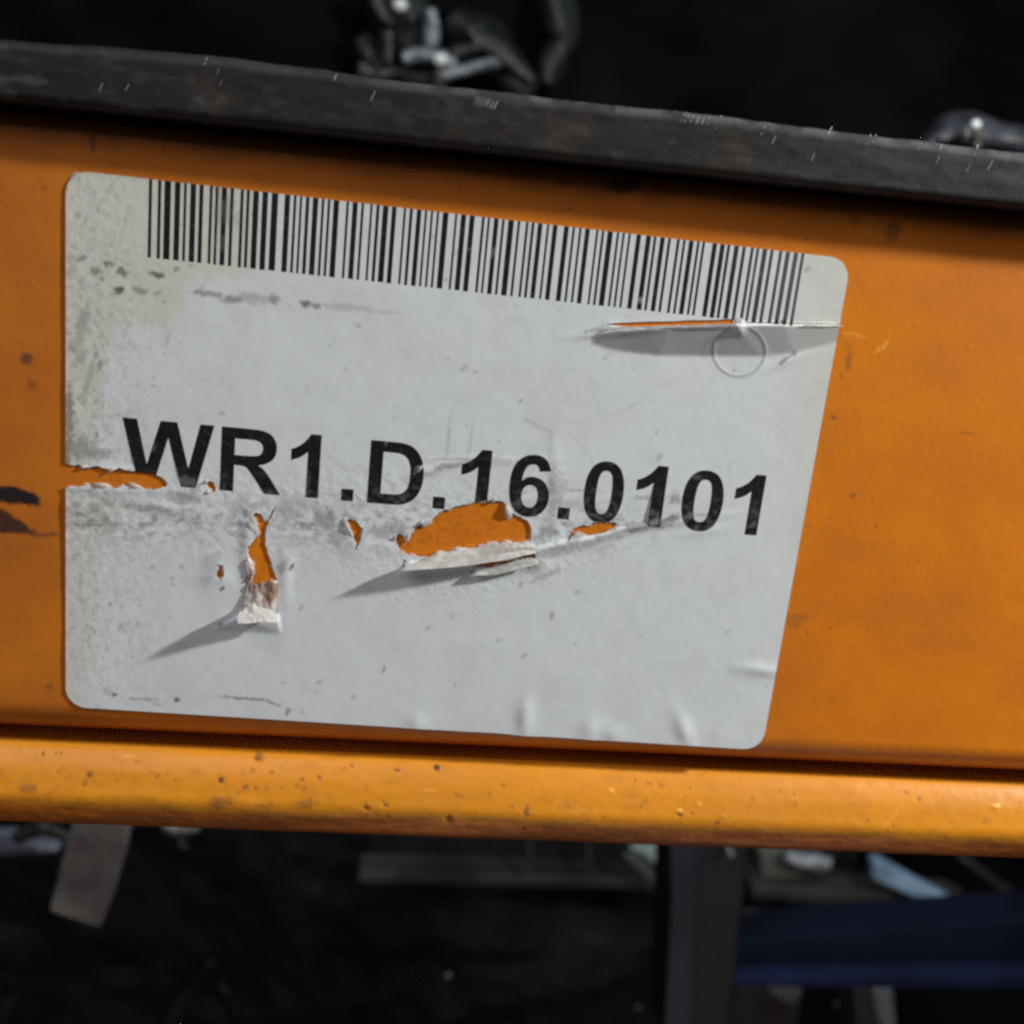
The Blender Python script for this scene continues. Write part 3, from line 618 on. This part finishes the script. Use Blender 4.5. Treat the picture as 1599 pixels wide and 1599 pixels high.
ringm = np.exp(-.5*((np.hypot((fx-1155)/40.5, (fy-549)/39.0)-1)/.028)**2)*(.35+.5*fbm(fx/20, fy/20, 7))*.8
dirt = np.maximum(dirt, ringm*(fy > 512))
# ghost rings and long hairline scratches
for (cx_, cy_, r0, w0, s0, a0, a1) in [(835, 760, 98, .012, .16, -75, 10), (760, 760, 120, .010, .10, -80, -20), (480, 600, 60, .01, .06, 90, 200)]:
    ang = np.degrees(np.arctan2(fy-cy_, fx-cx_)); dirt = np.maximum(dirt, s0*np.exp(-.5*((np.hypot(fx-cx_, fy-cy_)/r0-1)/w0)**2)*(ang > a0)*(ang < a1))
dirt = np.maximum(dirt, .30*sstep(.50, .78, fbm(fx/7, fy/7, 201, 5))*(1-sstep(120, 330, fx))*(1-sstep(980, 1100, fy)))
dirt = np.maximum(dirt, .55*sstep(.40, .75, fbm(fx/11, fy/7, 205, 5))*np.exp(-.5*((fy-(806+.02*fx))/26)**2)*(1-sstep(900, 1100, fx)))
dirt = np.maximum(dirt, .05*sstep(.50, .75, fbm(fx/26, fy/26, 207, 5)))
yellow = np.maximum(.65*soft_poly(fx, fy, [(90, 255), (410, 290), (400, 430), (300, 435), (285, 480), (262, 520), (185, 500), (165, 560), (160, 640), (150, 730), (90, 730)], 8, 14), .12*sstep(.45, .7, fbm(fx/60, fy/60, 211)))
yellow = np.maximum(yellow, .5*soft_poly(fx, fy, [(90, 770), (200, 770), (150, 900), (140, 1110), (90, 1110)], 20, 30)); yellow = np.maximum(yellow, .55*sstep(1180, 1320, fx))
# paper whitened by rubbing
wear = .75*splat(fx, fy, [(258, 722, 10, 8, 0, .35), (290, 752, 20, 8, 0, .4), (235, 700, 10, 10, 0, .3), (480, 750, 6, 16, 0, .25), (650, 735, 10, 3, -60, .9), (1025, 815, 16, 6, -20, .7), (1082, 806, 20, 6, 0, .45), (1000, 470, 8, 5, 0, .9), (1180, 432, 10, 14, 20, .45), (1240, 440, 26, 40, 0, .15), (605, 690, 2, 7, 25, .9),
                                       (350, 330, 14, 20, 0, .25), (735, 390, 5, 4, 0, .5), (770, 395, 3, 12, 20, .5), (845, 745, 5, 5, 0, .3), (1085, 745, 16, 5, 0, .3), (345, 380, 12, 14, 0, .25)], .9)
wear = np.maximum(wear, .15*sstep(.62, .85, fbm(fx/3.5, fy/3.5, 231, 4)))
wear = np.maximum(wear, .30*sstep(1100, 1260, fx)*(fy < 500))
wear = np.maximum(wear, .30*sstep(.45, .80, fbm(fx/9, fy/6, 235, 4))*np.exp(-.5*((fy-(790+.045*(fx-600)))/24)**2))
fade = np.clip(wear, 0, 1)

label = empty('rack_label', tuple(from_uv(np.array([50.]), np.array([71.3]))[0]*S))
tag(label, 'torn grubby white barcode label stuck on the orange beam', 'label')
def sub(name, mask, mat, at):
    t = TT[mask]; ids, inv = np.unique(t, return_inverse=True); t = inv.reshape(t.shape)
    p = P3[ids]
    # orient towards -Y
    a, b, c = p[t[:, 0]], p[t[:, 1]], p[t[:, 2]]; nn = np.cross(b-a, c-a)[:, 1]; t[nn > 0] = t[nn > 0][:, ::-1]
    return npmesh(name, p, t, mat, label, {k_: v_[ids] for k_, v_ in at.items()}, NR[ids])
sub('paper_sheet', keep & (cls == 0), PAPER, dict(dirt=dirt, yellow=yellow))
bc = sub('barcode', keep & (cls == 1), INK, dict(wear=fade)); bc['kind'] = 'stuff'
names = {'W': 'letter', 'R': 'letter', 'D': 'letter', '1': 'digit', '6': 'digit', '0': 'digit', '.': 'full_stop'}
for i, (ch, _) in enumerate(glyphs):
    if (keep & (cls == 2+i)).any(): sub('printed_'+names[ch], keep & (cls == 2+i), INK, dict(wear=fade))
# paper thickness: a wall under every free edge
tk = TT[keep]; e = np.concatenate([tk[:, [0, 1]], tk[:, [1, 2]], tk[:, [2, 0]]]); es = np.sort(e, 1)
u_, ix, ct = np.unique(es, axis=0, return_index=True, return_counts=True); be = u_[ct == 1]
ids, inv = np.unique(be, return_inverse=True); be = inv.reshape(be.shape); n = len(ids)
top = P3[ids]; botm = top.copy(); botm[:, 1] += PT-.01
opp = TT[keep].sum(1); opp = np.concatenate([opp, opp, opp])[ix][ct == 1] - u_[ct == 1].sum(1)
mid = (P3[ids[be[:, 0]]]+P3[ids[be[:, 1]]])/2; od = mid-P3[opp]; ed_ = P3[ids[be[:, 1]]]-P3[ids[be[:, 0]]]; ed_ /= np.linalg.norm(ed_, axis=1, keepdims=True)+1e-9
od -= (od*ed_).sum(1, keepdims=True)*ed_; od /= np.linalg.norm(od, axis=1, keepdims=True)+1e-9
acc = np.zeros_like(top); np.add.at(acc, be[:, 0], od); np.add.at(acc, be[:, 1], od); acc /= np.linalg.norm(acc, axis=1, keepdims=True)+1e-9
uvb = VV[ids]; inner = (uvb[:, 0] > .4) & (uvb[:, 0] < 99.6) & (uvb[:, 1] > .4) & (uvb[:, 1] < 70.9)
fringe = (.03+.34*sstep(.40, .75, fbm(uvb[:, 0]/.9, uvb[:, 1]/.9, 401, 3)))*np.where((uvb[:, 0] > 60) & (uvb[:, 1] < 20), .2, 1)
botm += acc*np.where(inner, fringe, 0)[:, None]*np.array([1, 0, 1])
npmesh('paper_edge', np.concatenate([top, botm]), np.stack([be[:, 0], be[:, 1], be[:, 1]+n, be[:, 0]+n], -1), TORN, label, smooth=False)

# ---- torn flaps: ribbons of paper, rows of (x px, y px, height mm)
def flap(name, rows, mat, seg=6, jag=0., seed=1, rough=.06, th=.09, parent=label, attrs=None):
    rows = [np.array(r, float) for r in rows]; R = []
    m = max(len(r) for r in rows); n_c = (m-1)*seg+1
    for r in rows:
        s = np.linspace(0, 1, len(r)); t = np.linspace(0, 1, n_c); R.append(np.stack([np.interp(t, s, r[:, k_]) for k_ in range(3)], -1))
    R = np.array(R); q = np.linspace(0, 1, len(R)); qq = np.linspace(0, 1, (len(R)-1)*4+1)
    G = np.stack([np.stack([np.interp(qq, q, R[:, j, k_]) for k_ in range(3)], -1) for j in range(n_c)], 1)
    rs = np.random.default_rng(seed)
    if jag: G[0, :, 1] += rs.uniform(-jag, jag, n_c); G[1, :, 1] += rs.uniform(-jag, jag, n_c)*.4
    G[..., 2] += rough*4*(fbm(G[..., 0]/4.5, G[..., 1]/3.5, seed+5, 4)-.5)
    G[..., 2] = np.maximum(G[..., 2], .02)
    p = un(G[..., 0], G[..., 1], -(G[..., 2]+PT+.03))
    o = npmesh(name, p.reshape(-1, 3), grid_faces(G.shape[0], G.shape[1]), mat, parent, attrs)
    if mat is GLUE:
        md = o.modifiers.new('thickness', 'SOLIDIFY'); md.thickness = th*S; md.offset = 0
    return o
# strips standing up along the lower side of the big tear
flap('torn_flap', [[(668, 872, .5), (684, 862, .6), (706, 861, .9), (730, 857, .8), (760, 852, 1.0), (792, 847, 1.1), (815, 847, 1.1), (836, 849, .8)],
                   [(650, 878, .8), (684, 871, 1.2), (706, 868, 1.2), (735, 865, 1.3), (765, 862, 1.2), (795, 857, 1.4), (818, 855, 1.3), (838, 855, 1.0)],
                   [(636, 883, 1.4), (680, 879, 1.6), (706, 875, 1.5), (735, 871, 1.4), (765, 867, 1.3), (795, 863, 1.2), (820, 860, 1.1), (840, 860, .9)],
                   [(628, 892, 2.7), (655, 890, 2.7), (700, 887, 2.5), (735, 883, 2.3), (762, 879, 2.1), (795, 874, 1.9), (818, 868, 1.6), (838, 864, 1.2)]], TORN, jag=1.8, seed=4, rough=.085)
flap('torn_flap', [[(743, 891, .6), (770, 888, .7), (795, 881, .8), (818, 875, .8), (838, 873, .7)],
                   [(744, 895, .8), (772, 892, .9), (797, 887, .9), (818, 881, .9), (840, 876, .8)],
                   [(746, 899, 1.1), (774, 898, 1.1), (797, 893, 1.1), (818, 887, 1.1), (842, 881, 1.0)]], TORN, jag=1.4, seed=9, rough=.08)
# crumpled flap standing at the foot of the tall tear
flap('torn_flap', [[(379, 951, .5), (388, 943, .5), (398, 941, .6), (408, 946, .4), (420, 951, .5), (429, 955, .3)],
                   [(374, 958, 1.8), (386, 957, 1.4), (398, 955, 1.5), (410, 953, 1.2), (424, 957, 1.2), (433, 959, .8)],
                   [(371, 965, 2.8), (384, 964, 2.3), (398, 963, 2.2), (412, 963, 2.0), (424, 962, 1.6), (434, 962, 1.3)],
                   [(372, 974, 3.8), (386, 974, 3.3), (398, 973, 2.9), (412, 971, 2.4), (424, 972, 2.0), (433, 973, 1.5)]], TORN, jag=1.2, seed=13, rough=.16)
# glue film
flap('glue_film', [[(386, 912, .10), (394, 908, .12), (402, 914, .2), (408, 909, .3), (416, 911, .2), (424, 903, .3), (433, 908, .1)],
                   [(382, 930, .15), (392, 928, .3), (402, 926, .45), (410, 928, .3), (418, 928, .3), (426, 926, .35), (436, 930, .1)],
                   [(377, 955, .3), (390, 950, .6), (400, 946, .7), (410, 950, .5), (420, 955, .5), (426, 958, .5), (431, 960, .3)]], GLUE, jag=2.2, seed=21, rough=.12)
flap('torn_flap', [[(385, 866, .15), (393, 878, .2), (397, 892, .25), (392, 907, .15)], [(381, 870, .05), (382, 884, .25), (385, 898, .2), (382, 910, .1)]], GLUE, jag=.5, seed=22, rough=.08)
flap('torn_flap', [[(392, 808, .25), (397, 818, .3), (404, 832, .2)], [(384, 806, .05), (390, 822, .4), (399, 836, .1)]], TORN, jag=.4, seed=23, rough=.06)
# lower edge of the slit, its rubbed white line
flap('torn_flap', [[(948, 511, .4), (985, 511, 1.25), (1047, 509, 1.8), (1110, 507, 2.0), (1148, 506, 2.05)],
                   [(944, 514, .45), (985, 514, 1.25), (1047, 513, 1.75), (1110, 511, 1.9), (1150, 510, 1.95)],
                   [(938, 518, .35), (985, 517, 1.15), (1047, 516, 1.6), (1110, 514, 1.78), (1154, 513, 1.82)]], TORN, jag=.5, seed=25, rough=.02, th=.06)
flap('torn_flap', [[(1255, 508, 1.6), (1290, 508, 1.15), (1318, 508, .85)], [(1252, 511, 1.5), (1290, 511, 1.1), (1316, 511, .8)]], TORN, jag=.3, seed=26, rough=.02, th=.06)
flap('torn_flap', [[(1144, 503, .6), (1150, 497, 1.0), (1158, 497, 1.1), (1164, 502, .9)], [(1146, 509, 1.2), (1152, 506, 1.5), (1160, 505, 1.5), (1166, 508, 1.2)], [(1140, 516, 1.0), (1146, 517, 1.1), (1152, 516, 1.1), (1156, 514, 1.1)]], TORN, jag=.6, seed=27, rough=.1, th=.06)
# little white flakes round the openings
for i, q in enumerate([[(124, 731), (130, 726), (140, 728), (130, 734)], [(143, 760), (147, 754), (166, 755), (175, 760), (160, 764)], [(200, 759), (203, 753), (216, 758), (226, 764), (212, 765)], [(166, 741), (172, 730), (186, 731), (175, 737)],
                       [(634, 848), (636, 838), (642, 832), (641, 840), (637, 850)], [(791, 786), (799, 800), (793, 811), (790, 800)], [(767, 787), (773, 777), (775, 778), (770, 786)], [(648, 826), (660, 811), (664, 815), (657, 820)], [(677, 868), (686, 860), (691, 861), (684, 867)],
                       [(320, 757), (322, 750), (327, 750), (323, 756)], [(321, 772), (324, 765), (328, 767), (325, 774)], [(535, 813), (540, 808), (546, 822), (552, 842), (547, 838)], [(650, 738), (655, 729), (664, 726), (659, 733), (654, 741)], [(617, 845), (614, 846), (617, 836), (622, 833)], [(703, 864), (708, 856), (722, 856), (738, 858), (716, 865)],
                       [(782, 850), (788, 843), (800, 846), (797, 850)]]):
    q = np.array(q, float); c_ = q.mean(0); hq = .16+.25*((i*37) % 10)/10
    p = un(q[:, 0], q[:, 1], -(PT+hq*.6)); pc = un(c_[0], c_[1], -(PT+hq+.25)); n = len(q)
    pb = p.copy(); pb[:, 1] += .12
    Vf = np.concatenate([p, pc[None], pb]); Ff = [[j, (j+1) % n, n] for j in range(n)]
    me_f = [(a_, b_, c2) for a_, b_, c2 in Ff]+[(j, n+1+j, (j+1) % n) for j in range(n)]+[((j+1) % n, n+1+j, n+1+(j+1) % n) for j in range(n)]
    npmesh('paper_flake', Vf, me_f, TORN, label, smooth=True)

# ------------------------------------------------------------------ BACKGROUND, all further back in the dark
def crumple(name, xr_, zr_, Y, amp, cell, mat, seed, n=(120, 80), parent=None, depth=300):
    """front of a film wrapped load: vertical sheet with deep irregular creases, closed into a solid"""
    xs_ = np.linspace(*xr_, n[0]); zs_ = np.linspace(*zr_, n[1]); X_, Z_ = np.meshgrid(xs_, zs_, indexing='ij')
    nn = np.abs(fbm(X_/cell, Z_/cell*1.3, seed, 5)-.5)*2
    Y_ = Y - amp*(1-nn) + amp*.8*fbm(X_/cell/3, Z_/cell/3, seed+3)
    P_ = np.stack([X_, Y_, Z_], -1)
    o = npmesh(name, P_.reshape(-1, 3), grid_faces(*n)[:, ::-1], mat, parent)
    md = o.modifiers.new('depth', 'SOLIDIFY'); md.thickness = depth*S; md.offset = 1
    return o
def fold(pts, Y, w_, mat, parent, name='film_fold', dep=14, seed=1):
    """a raised crease of loose film along pts (x, y, half width px)"""
    pts = np.array(pts, float); s = np.linspace(0, 1, len(pts)); t = np.linspace(0, 1, len(pts)*6)
    x = np.interp(t, s, pts[:, 0]); y = np.interp(t, s, pts[:, 1]); hw = np.interp(t, s, pts[:, 2])
    tx, ty = np.gradient(x), np.gradient(y); L_ = np.hypot(tx, ty)+1e-6; nx, ny = -ty/L_, tx/L_
    rows = []
    for k_, a_ in enumerate(np.linspace(-90, 90, 9)):
        s_, c_ = math.sin(math.radians(a_)), math.cos(math.radians(a_))
        jit = 1+.7*(fbm(t*3.5, t*0+k_*.4, seed, 2)-.5)
        rows.append(un(x+nx*hw*s_*jit, y+ny*hw*s_*jit, Y-dep*c_*jit))
    P_ = np.array(rows); o = npmesh(name, P_.reshape(-1, 3), grid_faces(P_.shape[0], P_.shape[1]), mat, parent)
    md = o.modifiers.new('thickness', 'SOLIDIFY'); md.thickness = 2*S; md.offset = 0
    return o
up = empty('wrapped_load', (.1, .4, .03))
tag(up, 'tall load wrapped in crumpled black film standing behind the steel rail', 'wrapped load')
crumple('black_film', (-900, 1000), (34, 1100), 800, 40, 120, BLACKFILM, 301, parent=up)
FY = 740
FOLD2 = plain('dim_film_fold', (.05, .055, .05), (.012, .014, .012), .4, 30, .002)
HAZY = plain('hazy_film', (.020, .023, .025), (.004, .005, .006), .5, 16, .003, .3)
for i, pp in enumerate([[(600, -40, 30), (640, 40, 48), (650, 110, 40)], [(700, 30, 20), (760, 80, 46), (830, 150, 30)], [(560, 60, 20), (600, 120, 30), (700, 140, 34)], [(860, -30, 24), (880, 60, 30), (850, 130, 20)]]):
    fold(pp, 770, 1, HAZY, up, 'film_bulge', 30, 160+i)
for i, (pp, m_) in enumerate([([(583, -20, 10), (590, 8, 9), (600, 30, 8), (612, 38, 5)], FOLD2), ([(604, 50, 9), (606, 78, 11), (604, 98, 8)], FOLD2),
                         ([(673, 15, 7), (676, 40, 10), (672, 68, 10), (666, 84, 8)], LITFILM), ([(630, 90, 9), (652, 86, 11), (672, 88, 12), (690, 94, 13), (712, 100, 8)], LITFILM),
                         ([(690, 118, 8), (716, 112, 8), (748, 102, 8), (784, 95, 7)], LITFILM), ([(688, 100, 8), (684, 118, 9), (682, 136, 8)], FOLD2), ([(735, 45, 12), (752, 66, 13), (778, 82, 14), (800, 100, 12), (830, 130, 10)], FOLD2),
                         ([(706, 82, 8), (730, 78, 10), (752, 70, 8)], FOLD2), ([(560, 110, 14), (590, 118, 12), (618, 112, 10)], FOLD2)]):
    fold(pp, FY, 1, m_, up, seed=i+5)  # highlights on the crumpled film, put into the pale fold colour
def blob(px_, py_, r, Y, mat, parent, name='film_glint', sq=.8):
    c_ = un(px_, py_, Y); n1_, n2_ = 8, 12; k_ = (D+Y)/F*r; Vb = []
    for i in range(n1_+1):
        a_ = math.pi*i/n1_
        for j in range(n2_): b_ = 2*math.pi*j/n2_; Vb.append(c_+k_*np.array([math.sin(a_)*math.cos(b_), math.sin(a_)*math.sin(b_)*.6, math.cos(a_)*sq])*(1+.25*random.random()))
    Fb = [[i*n2_+j, (i+1)*n2_+j, (i+1)*n2_+(j+1) % n2_, i*n2_+(j+1) % n2_] for i in range(n1_) for j in range(n2_)]
    return npmesh(name, np.array(Vb), Fb, mat, parent)
GLINTWHITE = plain('film_glint_white', (.80, .84, .88), (.6, .64, .7), .4, 30)  # bright glints on the film, built as small white lumps
blob(625, 8, 9, FY-20, GLINTWHITE, up); blob(688, 93, 9, FY-22, GLINTWHITE, up)
bag = empty('film_bundle', tuple(un(1525, 240, 420)*S))
tag(bag, 'small dark film covered bundle with one bright glint behind the right end of the rail', 'bundle')
fold([(1440, 235, 12), (1480, 205, 24), (1520, 205, 30), (1560, 215, 26), (1620, 225, 24)], 420, 1, plain('grey_film', (.045, .047, .065), (.015, .016, .02), .4, 40, .002), bag, 'film_cover', 30, 71)
blob(1524, 195, 7, 370, GLINTWHITE, bag); fold([(1524, 200, 6), (1525, 215, 6), (1524, 232, 6)], 376, 1, FOLD2, bag, seed=77, dep=6)

# --- below the beam
low = empty('wrapped_pallet', (-.1, .9, -.6))
tag(low, 'low dark load wrapped in black film under the beam', 'wrapped load')
crumple('black_film', (-700, 600), (-1000, -250), 1000, 45, 240, plain('dim_grey_film', (.013, .015, .020), (.004, .0045, .006), .55, 3, .006, .2, bscale=5), 311, n=(150, 90), parent=low)
for i, (pp, w0) in enumerate([([(340, 1540, 12), (360, 1560, 12), (372, 1600, 8)], 1), ([(330, 1500, 14), (290, 1560, 14), (250, 1620, 12)], 1), ([(0, 1600, 10), (15, 1560, 12), (22, 1530, 8)], 1)]):
    fold(pp, 690, 1, plain('dark_fold_film', (.012, .012, .013), (.004, .004, .005), .6, 12, .003, .2), low, seed=90+i, dep=20)
strip_o = prism('hanging_strip', [(118, 1270), (206, 1270), (196, 1330), (176, 1400), (156, 1452), (76, 1425), (90, 1370), (104, 1310)], 200, 6, WORN, bevel=1.5)
tag(strip_o, 'pale worn strip hanging below the left end of the beam', 'strip')
o = prism('steel_bar', [(-80, 1320), (0, 1318), (85, 1322), (92, 1334), (0, 1340), (-80, 1340)], 420, 20, plain('lilac_metal', (.13, .14, .20), (.08, .085, .12), .5, 14), bevel=4); tag(o, 'pale bluish bar poking in from the left edge behind the worn strip', 'bar')
o = empty('film_tuft', tuple(un(60, 1300, 400)*S)); tag(o, 'dull grey tuft of film just above the pale bluish bar', 'film')
fold([(22, 1312, 6), (45, 1299, 9), (68, 1292, 10), (90, 1300, 9), (108, 1312, 5)], 400, 1, FOLD2, o, 'film_fold', 14, 40)
FOLD3 = plain('grey_white_film', (.22, .23, .22), (.10, .10, .10), .5, 30)
o = empty('plastic_scrap', tuple(un(285, 1297, 420)*S)); tag(o, 'small white scrap of plastic right under the beam, beside the worn strip', 'scrap')
fold([(255, 1290, 6), (272, 1297, 8), (292, 1296, 7), (312, 1291, 4)], 420, 1, FOLD3, o, 'film_fold', 8, 41); fold([(280, 1312, 5), (287, 1325, 6)], 420, 1, FOLD2, o, 'film_fold', 6, 42)

upr = empty('rack_upright', tuple(un(1110, 1599, 500)*S)); tag(upr, 'dark blue rack upright standing below the middle right of the beam', 'rack upright')
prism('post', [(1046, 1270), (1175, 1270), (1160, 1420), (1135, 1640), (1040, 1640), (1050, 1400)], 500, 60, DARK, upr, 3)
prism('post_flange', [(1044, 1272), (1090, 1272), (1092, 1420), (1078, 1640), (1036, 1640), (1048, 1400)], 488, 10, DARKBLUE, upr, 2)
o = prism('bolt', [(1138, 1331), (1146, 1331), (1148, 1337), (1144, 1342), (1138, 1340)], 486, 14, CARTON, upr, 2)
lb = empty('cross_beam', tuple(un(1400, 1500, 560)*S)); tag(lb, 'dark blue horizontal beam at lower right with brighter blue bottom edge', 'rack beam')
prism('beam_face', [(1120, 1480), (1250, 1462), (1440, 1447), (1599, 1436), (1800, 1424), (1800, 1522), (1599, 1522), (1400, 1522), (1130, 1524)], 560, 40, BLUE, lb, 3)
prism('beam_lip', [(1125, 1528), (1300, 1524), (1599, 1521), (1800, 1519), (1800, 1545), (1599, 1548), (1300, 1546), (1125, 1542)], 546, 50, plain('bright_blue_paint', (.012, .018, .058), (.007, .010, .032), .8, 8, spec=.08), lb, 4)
o = prism('shelf_bar', [(560, 1362), (1046, 1374), (1046, 1392), (560, 1380)], 900, 40, plain('grey_metal', (.045, .048, .055), (.012, .013, .015), .6, 6), bevel=3); tag(o, 'thin grey shelf bar left of the dark upright', 'shelf bar')
o = prism('shelf_bar', [(1175, 1385), (1320, 1393), (1500, 1405), (1525, 1418), (1320, 1415), (1175, 1404)], 800, 40, plain('brown_metal', (.050, .044, .042), None, .6), bevel=3); tag(o, 'thin brownish shelf bar right of the dark upright under a pale carton', 'shelf bar')
o = prism('diagonal_brace', [(1500, 1345), (1516, 1343), (1660, 1450), (1650, 1462)], 900, 20, plain('dim_metal', (.045, .042, .042), None, .6), bevel=3); tag(o, 'thin diagonal brace at the right edge above the blue beam', 'brace')
fr = empty('white_sheet', tuple(un(1015, 1370, 850)*S)); tag(fr, 'folded pale greenish plastic sheet against the left side of the dark upright', 'plastic sheet')
prism('sheet_panel', [(984, 1325), (1046, 1322), (1048, 1345), (1044, 1380), (1036, 1392), (1022, 1350), (1008, 1338), (992, 1330)], 850, 12, plain('pale_green_plastic', (.40, .50, .52), (.22, .28, .30), .45, 25), fr, 4)
prism('sheet_fold', [(972, 1336), (1005, 1336), (1020, 1352), (1034, 1388), (1018, 1382), (996, 1362)], 858, 10, plain('dim_green_plastic', (.09, .10, .10), None, .5), fr, 4)
for (xa_) in (822, 915):
    o = prism('thin_post', [(xa_, 1320), (xa_+8, 1320), (xa_+12, 1366), (xa_+5, 1366)], 880, 8, plain('post_metal', (.035, .035, .038), None), bevel=2)
    tag(o, 'thin dim post standing on the grey shelf bar, %s of the two' % ('left' if xa_ < 900 else 'right'), 'post', 'thin posts on the grey shelf bar')
cr = empty('pale_carton', tuple(un(1240, 1375, 820)*S)); tag(cr, 'pale carton with a rumpled white top on the brownish shelf bar', 'carton')
prism('carton_body', [(1186, 1330), (1240, 1332), (1262, 1350), (1255, 1372), (1190, 1380)], 820, 60, plain('grey_green_card', (.12, .125, .11), None, .7), cr, 5)
fold([(1228, 1338, 8), (1250, 1345, 10), (1275, 1346, 12), (1298, 1350, 12)], 812, 1, plain('bright_film', (.42, .44, .50), (.25, .27, .3), .4, 20), cr, 'film_fold', 16, 51)
prism('carton_base', [(1180, 1380), (1240, 1380), (1246, 1398), (1178, 1400)], 826, 50, LILAC, cr, 4)
o = prism('blue_board', [(1364, 1346), (1378, 1345), (1430, 1375), (1492, 1408), (1480, 1414), (1430, 1404), (1364, 1376)], 780, 16, PALEBLUE, bevel=4); tag(o, 'pale blue wedge shaped board leaning above the blue beam', 'board')
o = prism('lilac_packet', [(1168, 1441), (1210, 1440), (1252, 1444), (1256, 1462), (1212, 1466), (1160, 1474)], 760, 24, LILAC, bevel=5); tag(o, 'dull lilac packet between the shelf bar and the blue beam', 'packet')
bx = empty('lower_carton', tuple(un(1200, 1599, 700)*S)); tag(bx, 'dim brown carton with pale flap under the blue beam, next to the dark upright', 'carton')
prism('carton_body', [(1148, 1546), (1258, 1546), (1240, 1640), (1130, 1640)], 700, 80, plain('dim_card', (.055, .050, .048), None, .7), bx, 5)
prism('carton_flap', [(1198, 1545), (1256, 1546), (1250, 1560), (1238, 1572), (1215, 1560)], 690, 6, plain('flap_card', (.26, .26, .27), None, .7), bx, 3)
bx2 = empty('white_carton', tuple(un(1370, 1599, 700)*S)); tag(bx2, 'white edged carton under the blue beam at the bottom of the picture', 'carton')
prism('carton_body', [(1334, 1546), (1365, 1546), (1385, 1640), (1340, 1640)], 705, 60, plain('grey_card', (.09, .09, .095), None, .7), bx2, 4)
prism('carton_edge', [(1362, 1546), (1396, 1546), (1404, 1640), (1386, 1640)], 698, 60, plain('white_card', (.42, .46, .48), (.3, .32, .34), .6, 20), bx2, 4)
for (x_, y_, r_, lab) in [(997, 1574, 6, 'small pale knob low in the dark left of the upright'), (1306, 1568, 6, 'small pale knob under the blue beam between the cartons'), (700, 1524, 5, 'faint grey knob low in the dark, left of the other knobs')]:
    o = blob(x_, y_, r_, 640, CARTON, None, 'bolt_head'); tag(o, lab, 'bolt')
